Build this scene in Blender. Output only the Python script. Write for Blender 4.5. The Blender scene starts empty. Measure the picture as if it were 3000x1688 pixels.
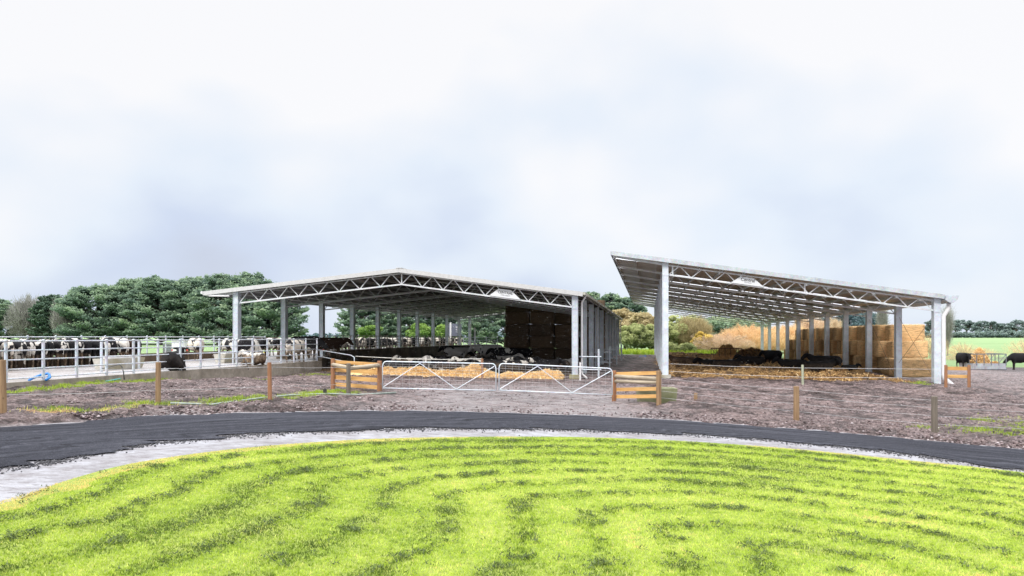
import bpy, bmesh, math, random
import numpy as np
from mathutils import Vector, Matrix, Euler
random.seed(7)
rng = np.random.default_rng(11)
sc = bpy.context.scene
col = sc.collection
CAMZ = 3.0
F = 2200.0
HOR = 987.0
TH = math.atan(0.1818)
U = Vector((math.cos(TH), -math.sin(TH), 0))   # across the sheds, rightwards
V = Vector((math.sin(TH), math.cos(TH), 0))    # along the sheds, away

# ------------------------------------------------------------------ helpers
def vn(x, y, seed=0):
    x = np.asarray(x, float); y = np.asarray(y, float)
    xi = np.floor(x).astype(np.int64); yi = np.floor(y).astype(np.int64)
    xf = x - xi; yf = y - yi
    u = xf*xf*(3-2*xf); v = yf*yf*(3-2*yf)
    def h(a, b):
        n = (a*374761393 + b*668265263 + seed*1442695) & 0x7fffffff
        n = ((n ^ (n >> 13))*1274126177) & 0x7fffffff
        n = (n ^ (n >> 16)) & 0xffff
        return n/65535.0
    return (h(xi, yi)*(1-u)+h(xi+1, yi)*u)*(1-v) + (h(xi, yi+1)*(1-u)+h(xi+1, yi+1)*u)*v
def fbm(x, y, o=4, seed=0):
    s = 0; a = .5; t = 0
    for i in range(o):
        s = s + a*vn(np.asarray(x)*2**i, np.asarray(y)*2**i, seed+i*17); t += a; a *= .5
    return s/t
def sst(a, b, x):
    t = np.clip((np.asarray(x, float)-a)/(b-a), 0, 1); return t*t*(3-2*t)

def base_h(X, Y):
    X = np.asarray(X, float); Y = np.asarray(Y, float)
    xc = np.where(X < -17, -17, np.where(X > 0, 45*np.tanh(X/45), X))
    s = .042 + (.012-.042)*sst(26, 45, Y)
    z = .6 - s*xc
    return z + (2.55-z)*sst(100, 360, Y)
def bh(x, y): return float(base_h(x, y))

def W(px, py, Z):
    """place in the world seen at photo pixel (px,py) at distance Z"""
    return Vector(((px-1500)/F*Z, Z, CAMZ+(HOR-py)/F*Z))
def G(px, py):
    """ground point under photo pixel"""
    Z = 20.0
    for _ in range(60):
        d = CAMZ-bh((px-1500)/F*Z, Z)
        Z = .5*Z+.5*d*F/(py-HOR)
    x = (px-1500)/F*Z
    return Vector((x, Z, bh(x, Z)))

class MB:
    def __init__(s): s.v = []; s.f = []; s.sm = False
    def add(s, vs, fs):
        n = len(s.v); s.v += [tuple(p) for p in vs]; s.f += [tuple(i+n for i in f) for f in fs]
    def box(s, c, dx, dy, dz, ax=None, ay=None, az=None):
        ax = ax or Vector((1, 0, 0)); ay = ay or Vector((0, 1, 0)); az = az or Vector((0, 0, 1))
        c = Vector(c); P = []
        for k in (-1, 1):
            for j in (-1, 1):
                for i in (-1, 1): P.append(c+ax*(i*dx/2)+ay*(j*dy/2)+az*(k*dz/2))
        s.add(P, [(0, 2, 3, 1), (4, 5, 7, 6), (0, 1, 5, 4), (2, 6, 7, 3), (0, 4, 6, 2), (1, 3, 7, 5)])
        return s
    def beam(s, a, b, w, h, up=Vector((0, 0, 1))):
        a = Vector(a); b = Vector(b); d = (b-a); L = d.length; d.normalize()
        sd = d.cross(up)
        if sd.length < 1e-4: sd = d.cross(Vector((0, 1, 0)))
        sd.normalize(); u2 = sd.cross(d)
        return s.box((a+b)/2, L, w, h, d, sd, u2)
    def tube(s, pts, r, n=8, caps=True):
        pts = [Vector(p) for p in pts]
        rr = r if isinstance(r, (list, tuple)) else [r]*len(pts)
        base = len(s.v); prev = None
        for i, p in enumerate(pts):
            t = (pts[min(i+1, len(pts)-1)]-pts[max(i-1, 0)]).normalized()
            if prev is None:
                a = t.cross(Vector((0, 0, 1)))
                if a.length < .05: a = t.cross(Vector((0, 1, 0)))
            else: a = prev-t*prev.dot(t)
            a.normalize(); prev = a; b = t.cross(a)
            for k in range(n):
                an = 2*math.pi*k/n
                s.v.append(tuple(p+a*(rr[i]*math.cos(an))+b*(rr[i]*math.sin(an))))
        for i in range(len(pts)-1):
            for k in range(n):
                k2 = (k+1) % n
                s.f.append((base+i*n+k, base+i*n+k2, base+(i+1)*n+k2, base+(i+1)*n+k))
        if caps:
            s.f.append(tuple(base+k for k in reversed(range(n))))
            s.f.append(tuple(base+(len(pts)-1)*n+k for k in range(n)))
        return s
    def build(s, name, mat, parent=None, smooth=False, inv=None):
        me = bpy.data.meshes.new(name)
        vs = s.v
        if parent is not None and inv is None:
            o0 = Vector(parent.location)
            vs = [tuple(Vector(p)-o0) for p in vs]
        me.from_pydata(vs, [], s.f); me.update()
        if smooth: me.polygons.foreach_set('use_smooth', [True]*len(me.polygons))
        o = bpy.data.objects.new(name, me); col.objects.link(o)
        if mat: me.materials.append(mat)
        if parent is not None: o.parent = parent
        return o

def origin_to(o, p):
    p = Vector(p)
    o.data.transform(Matrix.Translation(-p)); o.location = p
    return o
def tag(o, label=None, cat=None, group=None, kind=None):
    if label: o['label'] = label
    if cat: o['category'] = cat
    if group: o['group'] = group
    if kind: o['kind'] = kind
    return o
def empty(name, loc, label=None, cat=None, group=None):
    o = bpy.data.objects.new(name, None); col.objects.link(o); o.location = loc
    o.empty_display_size = .3
    return tag(o, label, cat, group)
def npmesh(name, verts, faces_n, mat, tone=None, smooth=False, parent=None):
    """verts (N,3); faces_n (M,k) all same k"""
    me = bpy.data.meshes.new(name)
    n = len(verts); m, k = faces_n.shape
    me.vertices.add(n); me.vertices.foreach_set('co', np.ascontiguousarray(verts, dtype=np.float32).ravel())
    me.loops.add(m*k); me.loops.foreach_set('vertex_index', np.ascontiguousarray(faces_n, dtype=np.int32).ravel())
    me.polygons.add(m); me.polygons.foreach_set('loop_start', np.arange(0, m*k, k, dtype=np.int32))
    try: me.polygons.foreach_set('loop_total', np.full(m, k, dtype=np.int32))
    except Exception: pass
    if tone is not None:
        if isinstance(tone, dict):
            for nm, arr in tone.items():
                a = me.attributes.new(nm, 'FLOAT', 'POINT'); a.data.foreach_set('value', arr.astype(np.float32))
        else:
            a = me.attributes.new('tone', 'FLOAT', 'POINT'); a.data.foreach_set('value', tone.astype(np.float32))
    me.update(calc_edges=True)
    if smooth: me.polygons.foreach_set('use_smooth', np.ones(m, dtype=bool))
    me.materials.append(mat)
    o = bpy.data.objects.new(name, me); col.objects.link(o)
    if parent is not None: o.parent = parent
    return o

# ------------------------------------------------------------------ materials
class NT:
    def __init__(s, name):
        s.m = bpy.data.materials.new(name); s.m.use_nodes = True
        s.t = s.m.node_tree; s.b = s.t.nodes['Principled BSDF']; s.out = s.t.nodes['Material Output']
    def n(s, typ, **kw):
        nd = s.t.nodes.new(typ)
        for k, v in kw.items():
            if k in nd.inputs.keys(): nd.inputs[k].default_value = v
            else: setattr(nd, k, v)
        return nd
    def l(s, a, b): s.t.links.new(a, b)
    def coord(s, kind='Object'): return s.n('ShaderNodeTexCoord').outputs[kind]
    def noise(s, vec, scale, detail=4, rough=.6, stretch=None):
        nd = s.n('ShaderNodeTexNoise'); nd.inputs['Scale'].default_value = scale
        nd.inputs['Detail'].default_value = detail; nd.inputs['Roughness'].default_value = rough
        if stretch:
            mp = s.n('ShaderNodeMapping'); mp.inputs['Scale'].default_value = stretch
            s.l(vec, mp.inputs['Vector']); vec = mp.outputs['Vector']
        s.l(vec, nd.inputs['Vector']); return nd.outputs['Fac']
    def ramp(s, fac, stops, interp='LINEAR'):
        r = s.n('ShaderNodeValToRGB'); cr = r.color_ramp; cr.interpolation = interp
        while len(cr.elements) < len(stops): cr.elements.new(.5)
        for e, (p, c) in zip(cr.elements, stops):
            e.position = p; e.color = (c[0], c[1], c[2], 1) if not isinstance(c, (int, float)) else (c, c, c, 1)
        s.l(fac, r.inputs['Fac']); return r.outputs['Color']
    def mix(s, fac, a, b, mode='MIX'):
        m = s.n('ShaderNodeMix', data_type='RGBA', blend_type=mode)
        for sock, v in ((m.inputs[0], fac), (m.inputs[6], a), (m.inputs[7], b)):
            if isinstance(v, (int, float)): sock.default_value = v
            elif isinstance(v, tuple): sock.default_value = (v[0], v[1], v[2], 1)
            else: s.l(v, sock)
        return m.outputs[2]
    def math(s, op, a, b=0.0, c=None, clamp=False):
        m = s.n('ShaderNodeMath', operation=op); m.use_clamp = clamp
        for i, v in enumerate((a, b) if c is None else (a, b, c)):
            if isinstance(v, (int, float)): m.inputs[i].default_value = v
            else: s.l(v, m.inputs[i])
        return m.outputs[0]
    def attr(s, name): return s.n('ShaderNodeAttribute', attribute_name=name).outputs['Fac']
    def bump(s, h, strength=.5, dist=.02):
        b = s.n('ShaderNodeBump'); b.inputs['Strength'].default_value = strength; b.inputs['Distance'].default_value = dist
        s.l(h, b.inputs['Height']); s.l(b.outputs['Normal'], s.b.inputs['Normal'])
    def base(s, c):
        if isinstance(c, tuple): s.b.inputs['Base Color'].default_value = (*c, 1)
        else: s.l(c, s.b.inputs['Base Color'])
    def rough(s, r):
        if isinstance(r, (int, float)): s.b.inputs['Roughness'].default_value = r
        else: s.l(r, s.b.inputs['Roughness'])

def simple(name, c, rough=.7, metal=0, var=.25, scale=6, bump=.0, spec=.5, stretch=None, coord='Object'):
    t = NT(name)
    co = t.coord(coord)
    f = t.noise(co, scale, 5, .65, stretch)
    lo = tuple(x*(1-var) for x in c); hi = tuple(min(1, x*(1+var)) for x in c)
    t.base(t.ramp(f, [(.3, lo), (.7, hi)])); t.rough(rough)
    t.b.inputs['Metallic'].default_value = metal
    t.b.inputs['Specular IOR Level'].default_value = spec
    if bump: t.bump(f, bump, .02)
    return t.m

def galv_mat(name, c, grime=0.0):
    t = NT(name); co = t.coord('Object')
    sp = t.n('ShaderNodeTexVoronoi'); sp.inputs['Scale'].default_value = 14; t.l(co, sp.inputs['Vector'])
    f = t.noise(co, 2.2, 5, .6)
    a = t.ramp(f, [(.3, tuple(x*.8 for x in c)), (.7, tuple(min(1, x*1.12) for x in c))])
    b = t.mix(.12, a, sp.outputs['Color'], 'OVERLAY')
    g2 = t.noise(co, 1.3, 4, .7, (6, 6, 1))
    gr = t.ramp(g2, [(.5, 0.0), (.75, 1.0)])
    if grime: b = t.mix(t.math('MULTIPLY', gr, grime), b, (.16, .13, .11))
    t.base(b); t.rough(.5); t.b.inputs['Metallic'].default_value = .25
    return t.m
M_galv = galv_mat('galvanised_steel', (.55, .60, .66), .15)
M_galv_l = galv_mat('bright_galvanised_steel', (.66, .715, .78))
M_galv_r = galv_mat('rail_steel', (.58, .62, .68), .5)
M_galv_d = galv_mat('dull_steel', (.20, .215, .235), .5)
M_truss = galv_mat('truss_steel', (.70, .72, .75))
M_truss_d = galv_mat('shaded_truss_steel', (.36, .37, .385))  # darker copy of the truss steel, roof shade put into its colour
M_white = simple('white_paint', (.74, .74, .75), .45, var=.08)
M_pipe = simple('white_pvc', (.72, .71, .72), .4, var=.08)
M_rust = simple('rusty_steel', (.16, .09, .06), .8, var=.5, scale=9)
M_black_hose = simple('black_hose', (.03, .03, .03), .5)
M_blue = simple('blue_plastic', (.03, .22, .60), .45, var=.15)
M_teal = simple('teal_plastic', (.08, .35, .38), .5)
M_wire = simple('fence_wire', (.45, .45, .46), .5, metal=.4)
M_rope = simple('pale_rope', (.6, .6, .56), .8)
M_yellow = simple('yellow_plastic', (.8, .6, .05), .5)
M_red = simple('red_tag', (.6, .08, .06), .5)

def roof_mat(name, c, c2):
    t = NT(name); co = t.coord('Object')
    f = t.noise(co, .9, 5, .7)
    w = t.n('ShaderNodeTexWave'); w.inputs['Scale'].default_value = 1.6; w.bands_direction = 'X'
    t.l(co, w.inputs['Vector'])
    a = t.ramp(f, [(.35, c), (.7, c2)])
    t.base(a); t.rough(.55); t.b.inputs['Metallic'].default_value = .2
    t.bump(w.outputs['Fac'], .7, .03)
    return t.m
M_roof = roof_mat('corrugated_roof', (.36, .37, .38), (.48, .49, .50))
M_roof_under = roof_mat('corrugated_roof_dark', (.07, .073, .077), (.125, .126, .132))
def sky_mat():
    t = NT('translucent_sheet')
    tr = t.n('ShaderNodeBsdfTranslucent'); tr.inputs['Color'].default_value = (.95, .97, 1, 1)
    mx = t.n('ShaderNodeMixShader'); mx.inputs[0].default_value = .12
    t.l(tr.outputs[0], mx.inputs[1]); t.l(t.b.outputs[0], mx.inputs[2]); t.l(mx.outputs[0], t.out.inputs['Surface'])
    t.base(t.ramp(t.noise(t.coord(), 3), [(.3, (.7, .72, .74)), (.7, (.85, .87, .9))])); t.rough(.5)
    return t.m
M_skylight = sky_mat()

def wood_mat(name, c, c2, stretch=(1, 1, .08), scale=14):
    t = NT(name); co = t.coord('Object')
    f = t.noise(co, scale, 6, .7, stretch)
    k = t.n('ShaderNodeTexVoronoi'); k.inputs['Scale'].default_value = 3.2; t.l(co, k.inputs['Vector'])
    kn = t.ramp(k.outputs['Distance'], [(.0, 1.0), (.12, 0.0)])
    a = t.ramp(f, [(.3, c), (.7, c2)])
    b = t.mix(t.math('MULTIPLY', kn, .7), a, tuple(x*.3 for x in c))
    t.base(b); t.rough(.75); t.bump(f, .4, .01)
    return t.m
M_post = wood_mat('treated_pine_post', (.16, .09, .045), (.36, .24, .13))
M_post_dk = wood_mat('weathered_post', (.09, .075, .06), (.2, .17, .135))
M_post_red = wood_mat('red_brown_post', (.20, .09, .045), (.40, .20, .10))
M_plank = wood_mat('orange_pine_plank', (.42, .21, .06), (.78, .48, .18), (.08, .08, 1))
M_round = wood_mat('round_rail_timber', (.24, .19, .13), (.52, .45, .34), (.1, .1, 1))

def concrete_mat(name, c, wet=0.0, stain=(.12, .10, .07), st=.6):
    t = NT(name); co = t.coord('Object')
    f = t.noise(co, 5, 6, .7); g = t.noise(co, .8, 4, .6)
    a = t.ramp(f, [(.3, tuple(x*.7 for x in c)), (.7, tuple(min(1, x*1.15) for x in c))])
    b = t.mix(t.math('MULTIPLY', t.ramp(g, [(.42, 0.0), (.62, 1.0)]), st), a, stain)
    t.base(b); t.rough(.8-wet*.6); t.bump(f, .5, .01)
    return t.m
M_conc = concrete_mat('concrete', (.34, .30, .25))
M_conc_dark = concrete_mat('dirty_concrete', (.17, .13, .09), 0, (.05, .038, .026), .7)
M_conc_green = concrete_mat('mossy_concrete', (.30, .31, .20), 0, (.15, .17, .06), .6)
M_trough = concrete_mat('pale_concrete', (.50, .48, .43), 0, (.25, .22, .12), .7)
def deck_mat():
    t = NT('wet_yard_concrete'); co = t.coord('Object')
    f = t.noise(co, 3.5, 7, .75, (1, 2.2, 1)); g = t.noise(co, .35, 5, .65); h = t.noise(co, 14, 4, .7)
    a = t.ramp(f, [(.35, (.28, .25, .24)), (.55, (.47, .46, .47)), (.75, (.62, .62, .65))])
    b = t.mix(t.ramp(g, [(.45, 0.0), (.7, .7)]), a, (.17, .12, .085))
    b = t.mix(t.ramp(h, [(.60, 0.0), (.72, .6)]), b, (.14, .11, .09))
    t.base(b); t.rough(t.ramp(f, [(.35, .6), (.6, .18)])); t.bump(f, .35, .01)
    return t.m
M_deck = deck_mat()

# ------------------------------------------------------------------ camera
cam = bpy.data.cameras.new('camera'); camo = bpy.data.objects.new('camera', cam); col.objects.link(camo)
camo.location = (0, 0, CAMZ); camo.rotation_euler = (math.radians(90), 0, 0)
cam.sensor_width = 36; cam.lens = 36*F/3000; cam.shift_y = (HOR-844)/3000
cam.clip_start = .05; cam.clip_end = 9000
sc.camera = camo
sc.view_settings.view_transform = 'Standard'; sc.view_settings.look = 'None'
sc.view_settings.exposure = 0; sc.view_settings.gamma = 1

# ------------------------------------------------------------------ world
SUN_EL, SUN_ROT = math.radians(38), math.radians(214)
wd = bpy.data.worlds.new('World'); sc.world = wd; wd.use_nodes = True
wt = wd.node_tree; wn = wt.nodes; wl = wt.links
bg = wn['Background']; bg.inputs['Strength'].default_value = .1
sk = wn.new('ShaderNodeTexSky'); sk.sky_type = 'NISHITA'; sk.sun_disc = False
sk.sun_elevation = SUN_EL; sk.sun_rotation = SUN_ROT
tc = wn.new('ShaderNodeTexCoord')
def wnoise(scale, st, det, off=(0, 0, 0)):
    mp = wn.new('ShaderNodeMapping'); mp.inputs['Scale'].default_value = st; mp.inputs['Location'].default_value = off
    wl.new(tc.outputs['Generated'], mp.inputs['Vector'])
    n = wn.new('ShaderNodeTexNoise'); n.inputs['Scale'].default_value = scale; n.inputs['Detail'].default_value = det
    n.inputs['Roughness'].default_value = .45
    wl.new(mp.outputs[0], n.inputs['Vector']); return n.outputs['Fac']
def wmath(op, a, b, clamp=False):
    m = wn.new('ShaderNodeMath'); m.operation = op; m.use_clamp = clamp
    for i, v in enumerate((a, b)):
        if isinstance(v, (int, float)): m.inputs[i].default_value = v
        else: wl.new(v, m.inputs[i])
    return m.outputs[0]
sep = wn.new('ShaderNodeSeparateXYZ'); wl.new(tc.outputs['Generated'], sep.inputs[0])
n1 = wnoise(2.3, (1, 1, 1.7), 3, (.35, .2, .1)); n2 = wnoise(6.5, (1, 1, 1.5), 5, (2.1, 0, .4))
el = sep.outputs['Z']
cl = wmath('ADD', wmath('MULTIPLY', n1, 1.5), wmath('MULTIPLY', n2, .42))
cl = wmath('ADD', cl, wmath('MULTIPLY', el, 1.25))
rp = wn.new('ShaderNodeValToRGB'); wl.new(wmath('SUBTRACT', cl, .50, True), rp.inputs['Fac'])
els = rp.color_ramp.elements; els[0].position = .18; els[0].color = (.60, .64, .76, 1)
els[1].position = .86; els[1].color = (1.0, 1.0, 1.02, 1)
e = els.new(.38); e.color = (.67, .75, .92, 1)
e = els.new(.58); e.color = (.83, .90, 1.0, 1)
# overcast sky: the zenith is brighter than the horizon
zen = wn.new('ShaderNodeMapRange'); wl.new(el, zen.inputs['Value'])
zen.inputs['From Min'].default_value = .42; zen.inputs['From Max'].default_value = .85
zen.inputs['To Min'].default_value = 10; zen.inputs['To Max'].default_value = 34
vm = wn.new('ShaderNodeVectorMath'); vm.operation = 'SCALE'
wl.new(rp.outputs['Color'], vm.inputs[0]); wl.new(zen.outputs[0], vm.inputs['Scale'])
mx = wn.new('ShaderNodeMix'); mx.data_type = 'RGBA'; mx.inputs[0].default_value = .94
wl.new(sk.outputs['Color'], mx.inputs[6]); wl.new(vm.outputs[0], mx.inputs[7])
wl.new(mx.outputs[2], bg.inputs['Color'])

sl = bpy.data.lights.new('sun', 'SUN'); slo = bpy.data.objects.new('sun', sl); col.objects.link(slo)
sl.energy = 2.5; sl.angle = math.radians(12); sl.color = (1, .97, .92)
d = Vector((math.sin(SUN_ROT)*math.cos(SUN_EL), math.cos(SUN_ROT)*math.cos(SUN_EL), math.sin(SUN_EL)))
slo.rotation_euler = d.to_track_quat('Z', 'Y').to_euler(); slo.location = (0, -20, 40)

# ------------------------------------------------------------------ ground layout (plan curves)
S = 3000/2575.0
def curve(pts, step=.12, pre=()):
    P = [G(x*S, y*S) for x, y in pts]
    return smooth_poly(list(pre)+[(p.x, p.y) for p in P], step)
def smooth_poly(P, step):
    P = [Vector(p) for p in P]; out = []
    for i in range(len(P)-1):
        p0 = P[max(i-1, 0)]; p1 = P[i]; p2 = P[i+1]; p3 = P[min(i+2, len(P)-1)]
        n = max(2, int((p2-p1).length/step))
        for k in range(n):
            t = k/n
            out.append(.5*((2*p1)+(p2-p0)*t+(2*p0-5*p1+4*p2-p3)*t*t+(3*p1-p0-3*p2+p3)*t**3))
    out.append(P[-1]); return np.array([tuple(p) for p in out])
lawn_edge = curve([(0, 1276), (150, 1222), (300, 1179), (450, 1153), (600, 1134), (800, 1117), (1000, 1107), (1250, 1103), (1500, 1105), (1750, 1116), (2000, 1134), (2250, 1159), (2575, 1194), (2900, 1240), (3300, 1310)], pre=[(-9.2, 4.2), (-7.9, 6.8)])
road_up = curve([(0, 1080), (300, 1056), (600, 1045), (1000, 1038), (1300, 1044), (1600, 1056), (1900, 1076), (2100, 1092), (2300, 1110), (2575, 1136), (2900, 1172), (3300, 1225)], pre=[(-26.0, 4.0), (-19.5, 10.0)])
road_lo = curve([(0, 1182), (150, 1163), (300, 1133), (450, 1113), (700, 1093), (1000, 1083), (1200, 1081), (1500, 1086), (1800, 1100), (2100, 1126), (2300, 1149), (2575, 1187), (2900, 1232), (3300, 1300)], pre=[(-13.0, 5.0), (-10.9, 8.2)])
def yat(poly, x):
    o = np.argsort(poly[:, 0]); return np.interp(x, poly[o, 0], poly[o, 1])
def dist_poly(poly, X, Y, k=3):
    p = poly[::k]; best = np.full(X.shape, 1e9)
    for a, b in zip(p[:-1], p[1:]):
        d = b-a; L = (d*d).sum()+1e-9
        t = np.clip(((X-a[0])*d[0]+(Y-a[1])*d[1])/L, 0, 1)
        best = np.minimum(best, (X-a[0]-t*d[0])**2+(Y-a[1]-t*d[1])**2)
    return np.sqrt(best)

# grass patches given in plan as polylines with half width
def strip(pts, w): return ([G(x, y) for x, y in pts], w)
patches = [
    (strip([(30, 1152), (150, 1140), (250, 1126), (420, 1118), (600, 1104)], .45), 1.0),
    (strip([(600, 1103), (700, 1094), (745, 1083)], .35), .8),
    (strip([(120, 1207), (300, 1196), (450, 1185), (700, 1172), (900, 1160), (990, 1150)], .55), .95),
    (strip([(900, 1152), (1000, 1150), (1030, 1152)], .5), 1.0),
    (strip([(880, 1101), (935, 1098), (960, 1102)], .45), .75),
    (strip([(750, 1112), (780, 1114)], .3), .6),
    (strip([(2690, 1252), (2800, 1262), (2900, 1262), (3000, 1275), (3060, 1240)], .8), .62),
    (strip([(2850, 1235), (2960, 1228)], .6), .6),
    (strip([(2680, 1122), (2705, 1130)], .5), 1.0),
    (strip([(2555, 1100), (2570, 1101)], .35), .8),
    (strip([(1885, 1098), (1890, 1100)], .3), .0),
]
def grass_w(X, Y):
    g = np.zeros(np.shape(X))
    for (pts, w), s in patches:
        P = np.array([(p.x, p.y) for p in pts])
        dd = dist_poly(P, X, Y, 1)
        g = np.maximum(g, s*(1-sst(w*.4, w*1.6, dd)))
    return g
def mud_amp(X, Y):
    a = sst(.1, 1.2, Y-yat(road_up, X))
    a = a*(1-.75*sst(46, 70, Y)*1)
    # the track from the gates to the road is smoother
    tr = 1-sst(2.0, 5.5, np.abs(X-.2-(Y-25)*.03))
    return a*(1-.6*tr)

# one sheet to the horizon
xs = np.concatenate([-np.geomspace(3500, 34, 42), np.arange(-33, 36, .125), np.geomspace(37, 3500, 42)])
ys = np.concatenate([[-60, -20, 0, 4, 8, 11, 13, 15], np.arange(16, 58, .125), np.geomspace(58.5, 5000, 90)])
GX, GY = np.meshgrid(xs, ys)
def relief(X, Y):
    n = (fbm(X*.9, Y*1.3, 4, 3)-.5)*.18 + (fbm(X*2.6, Y*3.4, 3, 9)-.5)*.22
    return n*mud_amp(X, Y)
GZ = base_h(GX, GY)+relief(GX, GY)
# spoil heaps beside the gate and round the shed posts
def heap(cx, cy, r, h):
    global GZ
    d = np.hypot(GX-cx, GY-cy); GZ = GZ+h*np.exp(-(d/r)**2)*(.7+.6*fbm(GX*1.5, GY*1.5, 3, 5))
def heap_h(X, Y): return 0
HEAPS = []
for px, py, r, h in ((2050, 1195, 1.3, .22), (2130, 1203, 1.0, .18), (2720, 1138, 1.0, .16), (2870, 1143, .9, .16), (2250, 1140, 3.0, .15), (2020, 1125, 2.5, .2), (620, 1095, .6, .06), (560, 1105, .5, .06)):
    g = G(px, py); HEAPS.append((g.x, g.y, r, h)); heap(g.x, g.y, r, h)
rg_ = np.exp(-((GY-yat(road_up, GX)-1.25)/.45)**2)*(1-sst(-5.5, -3.5, GX))*.14; GZ = GZ+rg_*(.5+fbm(GX*1.5, GY*1.5, 3, 51))
# bund between the two sheds
bd = np.exp(-((GY-(92+.0*GX))/2.2)**2)*sst(6, 9, GX)*(1-sst(17, 20, GX))*.35
GZ = GZ+bd*(.6+.8*fbm(GX, GY, 3, 8))
GW = grass_w(GX, GY)
rowL_ = lambda Y: -17.45+.1818*(Y-47.6)
far = sst(60, 66, GY+ (GX+20)*.0)
field = 1-sst(-1.5, -.3, GX-(-22.9+.18*(GY-50)))
field = np.maximum(field, (1-sst(-15, -13, GX-rowL_(GY)))*sst(60, 62, GY))
field = np.maximum(field, sst(107, 111, GY+4*(fbm(GX*.3, GY*.3, 3, 2)-.5)))
field = np.maximum(field, sst(66, 72, GY+5*(fbm(GX*.3, GY*.3, 3, 4)-.5))*sst(30, 34, GX))
grav = np.maximum((1-sst(.6, 2.2, GY-yat(road_up, GX)+1.2*(fbm(GX*.7, GY*.7, 3, 6)-.5)))*sst(-.1, .1, GY-yat(road_up, GX)), 0)
tr = (1-sst(2.5, 6.5, np.abs(GX-.4-(GY-25)*.03)+1.6*(fbm(GX*.5, GY*.5, 3, 61)-.5)))*sst(0, .3, GY-yat(road_up, GX))*(1-sst(32, 42, GY))
pale = np.maximum(tr*.8, (1-sst(.3, 1.0, GY-yat(road_up, GX)+.9*(fbm(GX, GY, 3, 66)-.5)))*sst(.35, .6, fbm(GX*.5, GY*.5, 3, 67)))*.9
pale = np.maximum(pale, sst(22, 30, GX)*.35*(1-sst(60, 70, GY)))
ny, nx = GX.shape
idx = np.arange(ny*nx).reshape(ny, nx)
Fq = np.stack([idx[:-1, :-1], idx[:-1, 1:], idx[1:, 1:], idx[1:, :-1]], -1).reshape(-1, 4)
def ground_mat():
    t = NT('mud_and_paddock'); co = t.coord('Object')
    a1 = t.noise(co, 1.3, 7, .75); a2 = t.noise(co, 9, 5, .75, (1, 1.6, 1)); a3 = t.noise(co, 34, 3, .7); a4 = t.noise(co, .25, 4, .6)
    mud = t.ramp(a2, [(.32, (.060, .041, .038)), (.48, (.175, .128, .122)), (.66, (.34, .28, .28))])
    mud = t.mix(t.ramp(a1, [(.36, .7), (.52, 0.0)]), mud, (.10, .06, .052), 'MIX')
    dk = t.ramp(a3, [(.36, 0.35), (.56, 1.25)])
    mud = t.mix(1.0, mud, dk, 'MULTIPLY')
    mud = t.mix(1.0, mud, t.ramp(t.noise(co, 2.8, 5, .8, (1, 2.2, 1)), [(.36, .5), (.50, .95), (.64, 1.35)]), 'MULTIPLY')
    mud = t.mix(1.0, mud, t.ramp(t.math('ADD', t.attr('hgt'), t.math('MULTIPLY', t.math('SUBTRACT', a2, .5), .8)), [(.22, .45), (.5, .95), (.78, 1.5)]), 'MULTIPLY')  # relief shading put into the mud colour: hollows darker, ridges paler
    t.b.inputs['Specular IOR Level'].default_value = .22
    pl = t.math('MULTIPLY', t.attr('pale'), t.ramp(t.noise(co, 2.6, 6, .75, (.6, 1.6, 1)), [(.34, 0.0), (.6, 1.3)]))
    mud = t.mix(t.math('MINIMUM', pl, 1.0), mud, t.ramp(a3, [(.35, (.27, .235, .235)), (.65, (.56, .53, .55))]))
    gcol = t.ramp(a2, [(.3, (.11, .13, .03)), (.5, (.24, .29, .07)), (.7, (.38, .40, .13))])
    gv = t.math('ADD', t.attr('grass'), t.math('MULTIPLY', t.math('SUBTRACT', a1, .5), .9))
    gm = t.ramp(t.math('ADD', gv, t.math('MULTIPLY', t.math('SUBTRACT', a2, .5), 1.6)), [(.72, 0.0), (1.0, .8)])
    gcol = t.mix(t.attr('dead'), gcol, (.62, .36, .13))
    c1 = t.mix(gm, mud, gcol)
    fcol = t.ramp(t.noise(co, .05, 6, .65), [(.35, (.21, .34, .15)), (.65, (.29, .43, .21))])
    fcol = t.mix(t.ramp(t.noise(co, .12, 6, .75), [(.3, .5), (.6, 0.0)]), fcol, (.33, .37, .20))
    fv = t.ramp(t.math('ADD', t.attr('field'), t.math('MULTIPLY', t.math('SUBTRACT', a1, .5), .5)), [(.42, 0.0), (.58, 1.0)])
    c2 = t.mix(fv, c1, fcol)
    t.base(c2)
    wet = t.ramp(a1, [(.38, .22), (.55, .62)])
    t.rough(t.mix(fv, wet, (.9, .9, .9)))
    hb = t.math('ADD', a2, t.math('MULTIPLY', a3, .6))
    t.bump(hb, 1.0, .12)
    return t.m
M_ground = ground_mat()
ground = npmesh('ground', np.stack([GX, GY, GZ], -1).reshape(-1, 3), Fq, M_ground,
                {'dead': (((GX < -4) & (GY < yat(road_up, GX)+4.6))*sst(.38, .46, fbm(GX*.6, GY*.6, 3, 14))).ravel(), 'hgt': ((fbm(GX*2.6, GY*3.4, 3, 9)-.5)*1.5+(fbm(GX*.55, GY*.7, 3, 91)-.5)*.7+(vn(GX*6.5, GY*6.5, 92)-.5)*.35+.5).ravel(), 'grass': GW.ravel(), 'field': field.ravel(), 'gravel': grav.ravel(), 'pale': pale.ravel()}, smooth=True)
tag(ground, kind='structure')
def gz(x, y):
    z = bh(x, y)+float(relief(np.array(x, float), np.array(y, float)))
    for hx, hy, r, h in HEAPS:
        z += h*math.exp(-(math.hypot(x-hx, y-hy)/r)**2)
    return z

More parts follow.
